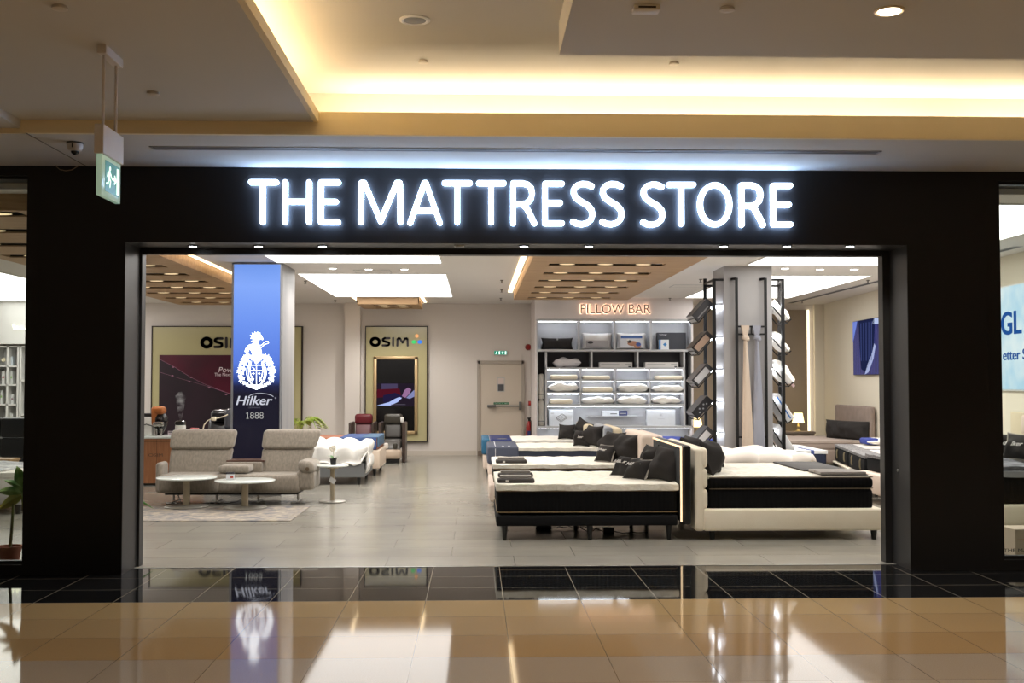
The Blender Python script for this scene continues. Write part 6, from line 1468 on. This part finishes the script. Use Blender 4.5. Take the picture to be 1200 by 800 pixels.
small(30, 34, 420, 445, 'tall pale carton in the upper right bay of the white shelving', (212,211,212))

t = thing('upholstered_headboard', 'wide black channelled leather headboard seen through the left window', 'headboard', (P(10, 520, 18.6).x, 18.6, 0))
M_LH = mat('graphite_leather', (40,42,46), .35)
w0 = -1.3; w1 = 1.0; zt = P(10, 489, 18.6).z
for k in range(3):
    for j in range(2): B().rbox(w0+j*1.16, w0+j*1.16+1.15, 0, .16, .12+k*(zt-.12)/3, .12+(k+1)*(zt-.12)/3-.005, .04, 4).build('padded_panel', M_LH, t)
B().box(w0+.1, w1-.1, .03, .13, 0, .13).build('plinth', M_DARK, t, smooth=False)
p = P(4, 540, 17.3)
t = thing('nightstand', 'small oak nightstand with an open shelf seen through the left window', 'nightstand', (p.x, 17.3, 0)); zt = P(4, 538, 17.1).z
M_OAK = mat('oak_light', (168,136,96), .5)
B().rbox(-.3, .18, -.2, .2, zt-.04, zt, .006, 1).build('top', M_OAK, t); B().box(-.3, -.27, -.18, .18, .1, zt-.04).box(.13, .16, -.18, .18, .1, zt-.04).box(-.27, .13, -.18, .18, .12, .15).box(-.27, .13, .16, .18, .15, zt-.04).build('body', M_OAK, t, smooth=False)
legs(t, ((-.26,-.15),(.12,-.15),(-.26,.15),(.12,.15)), .1, M_OAK, .014, .018)
xe = P(29, 570, 14.6).x
t = thing('bed', 'pale grey bed base seen behind the potted plant in the left window', 'bed', (xe-1.0, 15.45, 0))
B().rbox(-1.0, .98, -.85, .85, .12, .30, .05, 4).build('base', mat('pale_grey_fabric', (176,172,170), .9), t); legs(t, ((-.9,-.75),(.88,-.75),(-.9,.75),(.88,.75)), .12, M_DARK, .03, .045)
m = mattress('white mattress seen behind the potted plant in the left window', xe-2.0, xe-.01, 14.6, 16.3, .30, .53, MATS['white_border'], MATS['white_smooth_top'], .06, pipe=False)
t = thing('bed_runner', 'grey and white folded spread on the bed in the left window', 'blanket', (xe-.75, 15.45, .53))
B().rbox(-.5, .4, -.86, .8, 0, .03, .012, 3, sub=5, warp=lambda v: v+Vector((0,0,.012*math.sin(v.x*12+v.y*5)))).build('cloth', mat('spread_grey', (150,152,160), .9, mottle=((222,222,222), 5)), t)

# ================================================================== SEEN THROUGH THE RIGHT WINDOW
def on_wall(px, py): return on_rw(px, py, .03)
A_, B_ = on_wall(1163, 338), on_wall(1250, 325); zt, zb_ = on_wall(1175, 337).z, on_wall(1175, 456).z
mid = Vector(((A_.x+B_.x)/2, (A_.y+B_.y)/2, 0)); L_ = (Vector((A_.x,A_.y))-Vector((B_.x,B_.y))).length/2; rz_ = math.atan2(A_.x-B_.x, A_.y-B_.y)
t = thing('wall_screen', 'pale blue backlit wall picture with large blue letters in the right window', 'illuminated sign', mid, -rz_)
M_SKYP = NT('sky_picture'); nt = M_SKYP.nt; tc = nt.nodes.new('ShaderNodeTexCoord'); n_ = nt.nodes.new('ShaderNodeTexNoise'); n_.inputs['Scale'].default_value = 1.6; n_.inputs['Detail'].default_value = 5; nt.links.new(tc.outputs['Object'], n_.inputs[0])
rp = nt.nodes.new('ShaderNodeValToRGB'); rp.color_ramp.elements[0].position = .4; rp.color_ramp.elements[0].color = (*lin((176,216,238)), 1); rp.color_ramp.elements[1].position = .62; rp.color_ramp.elements[1].color = (*lin((226,240,246)), 1); nt.links.new(n_.outputs['Fac'], rp.inputs[0]); nt.links.new(rp.outputs[0], M_SKYP.b.inputs['Emission Color']); M_SKYP.b.inputs['Emission Strength'].default_value = .95; M_SKYP.b.inputs['Base Color'].default_value = (.02,.02,.02,1)
B().box(0, .02, -L_-.02, L_+.02, zb_-.02, zt+.02).build('frame', M_WHITEP, t, smooth=False)
pic = B().box(-.01, .0, -L_, L_, zb_, zt).build('picture', M_SKYP.m, t, smooth=False)
def wall_text(body, px, py0, py1, width, m, **k):
    q0, q1 = on_wall(px, py1), on_wall(px, py0)
    me = text_mesh(body, width, q1.z-q0.z, .01, **k); me.materials.append(m); o = bpy.data.objects.new('lettering', me); COL.objects.link(o); o.parent = pic
    # local x of the text runs towards -Y of the wall, face towards -X
    yl = (Vector((q0.x,q0.y))-Vector((mid.x,mid.y))).length*(1 if q0.y > mid.y else -1)
    o.location = (-.012, yl, q0.z); o.rotation_euler = (0, 0, -PI/2)
MB_ = glow('letters_blue', (44,96,176), .8)
wall_text('GL', 1175, 366, 393, .66, MB_, offset=.015)
wall_text('etter S', 1177, 410, 422, .75, MB_)
t = thing('bed', 'cream bed with a pale pink headboard seen through the right window', 'bed', (6.28, 13.45, 0)); 
y0, y1 = 12.5, 14.0
zb0 = P(1180, 617, 12.5).z; zb1 = P(1180, 591, 12.5).z; zm = P(1180, 552, 12.5).z; zh = P(1190, 485, 14.7).z
B().rbox(-.92, .8, -.95, .95, zb0, zb1, .04, 4).build('base', M_BOUC, t); legs(t, ((-.8,-.6),(.7,-.6),(-.8,.6),(.7,.6), (-.3,-.88)), zb0, M_DARK, .04, .05)
hb = B()
for k in range(3): hb.rbox(.78, .9, -.95, 1.0, .5+(zh-.5)/3*k, .5+(zh-.5)/3*(k+1)-.004, .04, 4)
hb.build('headboard', M_BOUP, t)
B().rbox(.84, .94, 1.02, 1.4, .1, zh+.03, .02, 2).build('side_panel', MATS['cream_panel'], t)
m = mattress('black mattress with a grey blanket seen through the right window', 5.38, 7.04, 12.52, 14.38, zb1, zm, M_RIB, mat('grey_weave_top', (150,150,156), .95, bump=('noise', 90, .5, .004)), .07, pipe=False)
t = thing('blanket', 'charcoal and grey blanket lying on the black mattress in the right window', 'blanket', (6.15, 13.2, zm))
B().rbox(-.6, .45, -.66, .75, 0, .04, .015, 3, sub=5, warp=lambda v: v+Vector((0,0,.015*math.sin(v.x*8+v.y*6)))).build('cloth', mat('blanket_charcoal', (80,80,86), .95, mottle=((130,130,138), 7)), t)
scatter('black cushion with grey fringe and white lettering in the right window, right one', 6.72, 13.85, zm+.02, .42, .36, .18, -60, -22, M_PK, seed=51, trim=M_FR, text='Hilker')
scatter('black cushion in the right window, left one behind the fringe cushion', 6.75, 14.2, zm+.02, .42, .34, .18, -62, -22, M_PK, seed=52, text='Hilker')
q = P(1190, 657, 10.75)
t = thing('carton', 'cream carton with a thin red line standing inside the right window', 'box', (q.x+.3, 10.9, 0))
zt = P(1190, 620, 10.75).z
B().rbox(-.3, .3, -.15, .15, 0, zt, .006, 1).build('carton_body', mat('carton_cream', (206,188,168), .7), t); B().box(-.28, .28, -.152, -.15, zt*.62, zt*.64).build('red_line', mat('line_red', (170,70,60), .6), t, smooth=False)
# ------------------------------------------------------------------ world and colour
w = bpy.data.worlds.new('world'); sc.world = w; w.use_nodes = True
w.node_tree.nodes['Background'].inputs[0].default_value = (.9, .84, .76, 1); w.node_tree.nodes['Background'].inputs[1].default_value = .16
sc.view_settings.view_transform = 'Standard'; sc.view_settings.look = 'None'; sc.view_settings.gamma = 1; sc.view_settings.use_curve_mapping = False
sc.view_settings.exposure = 0
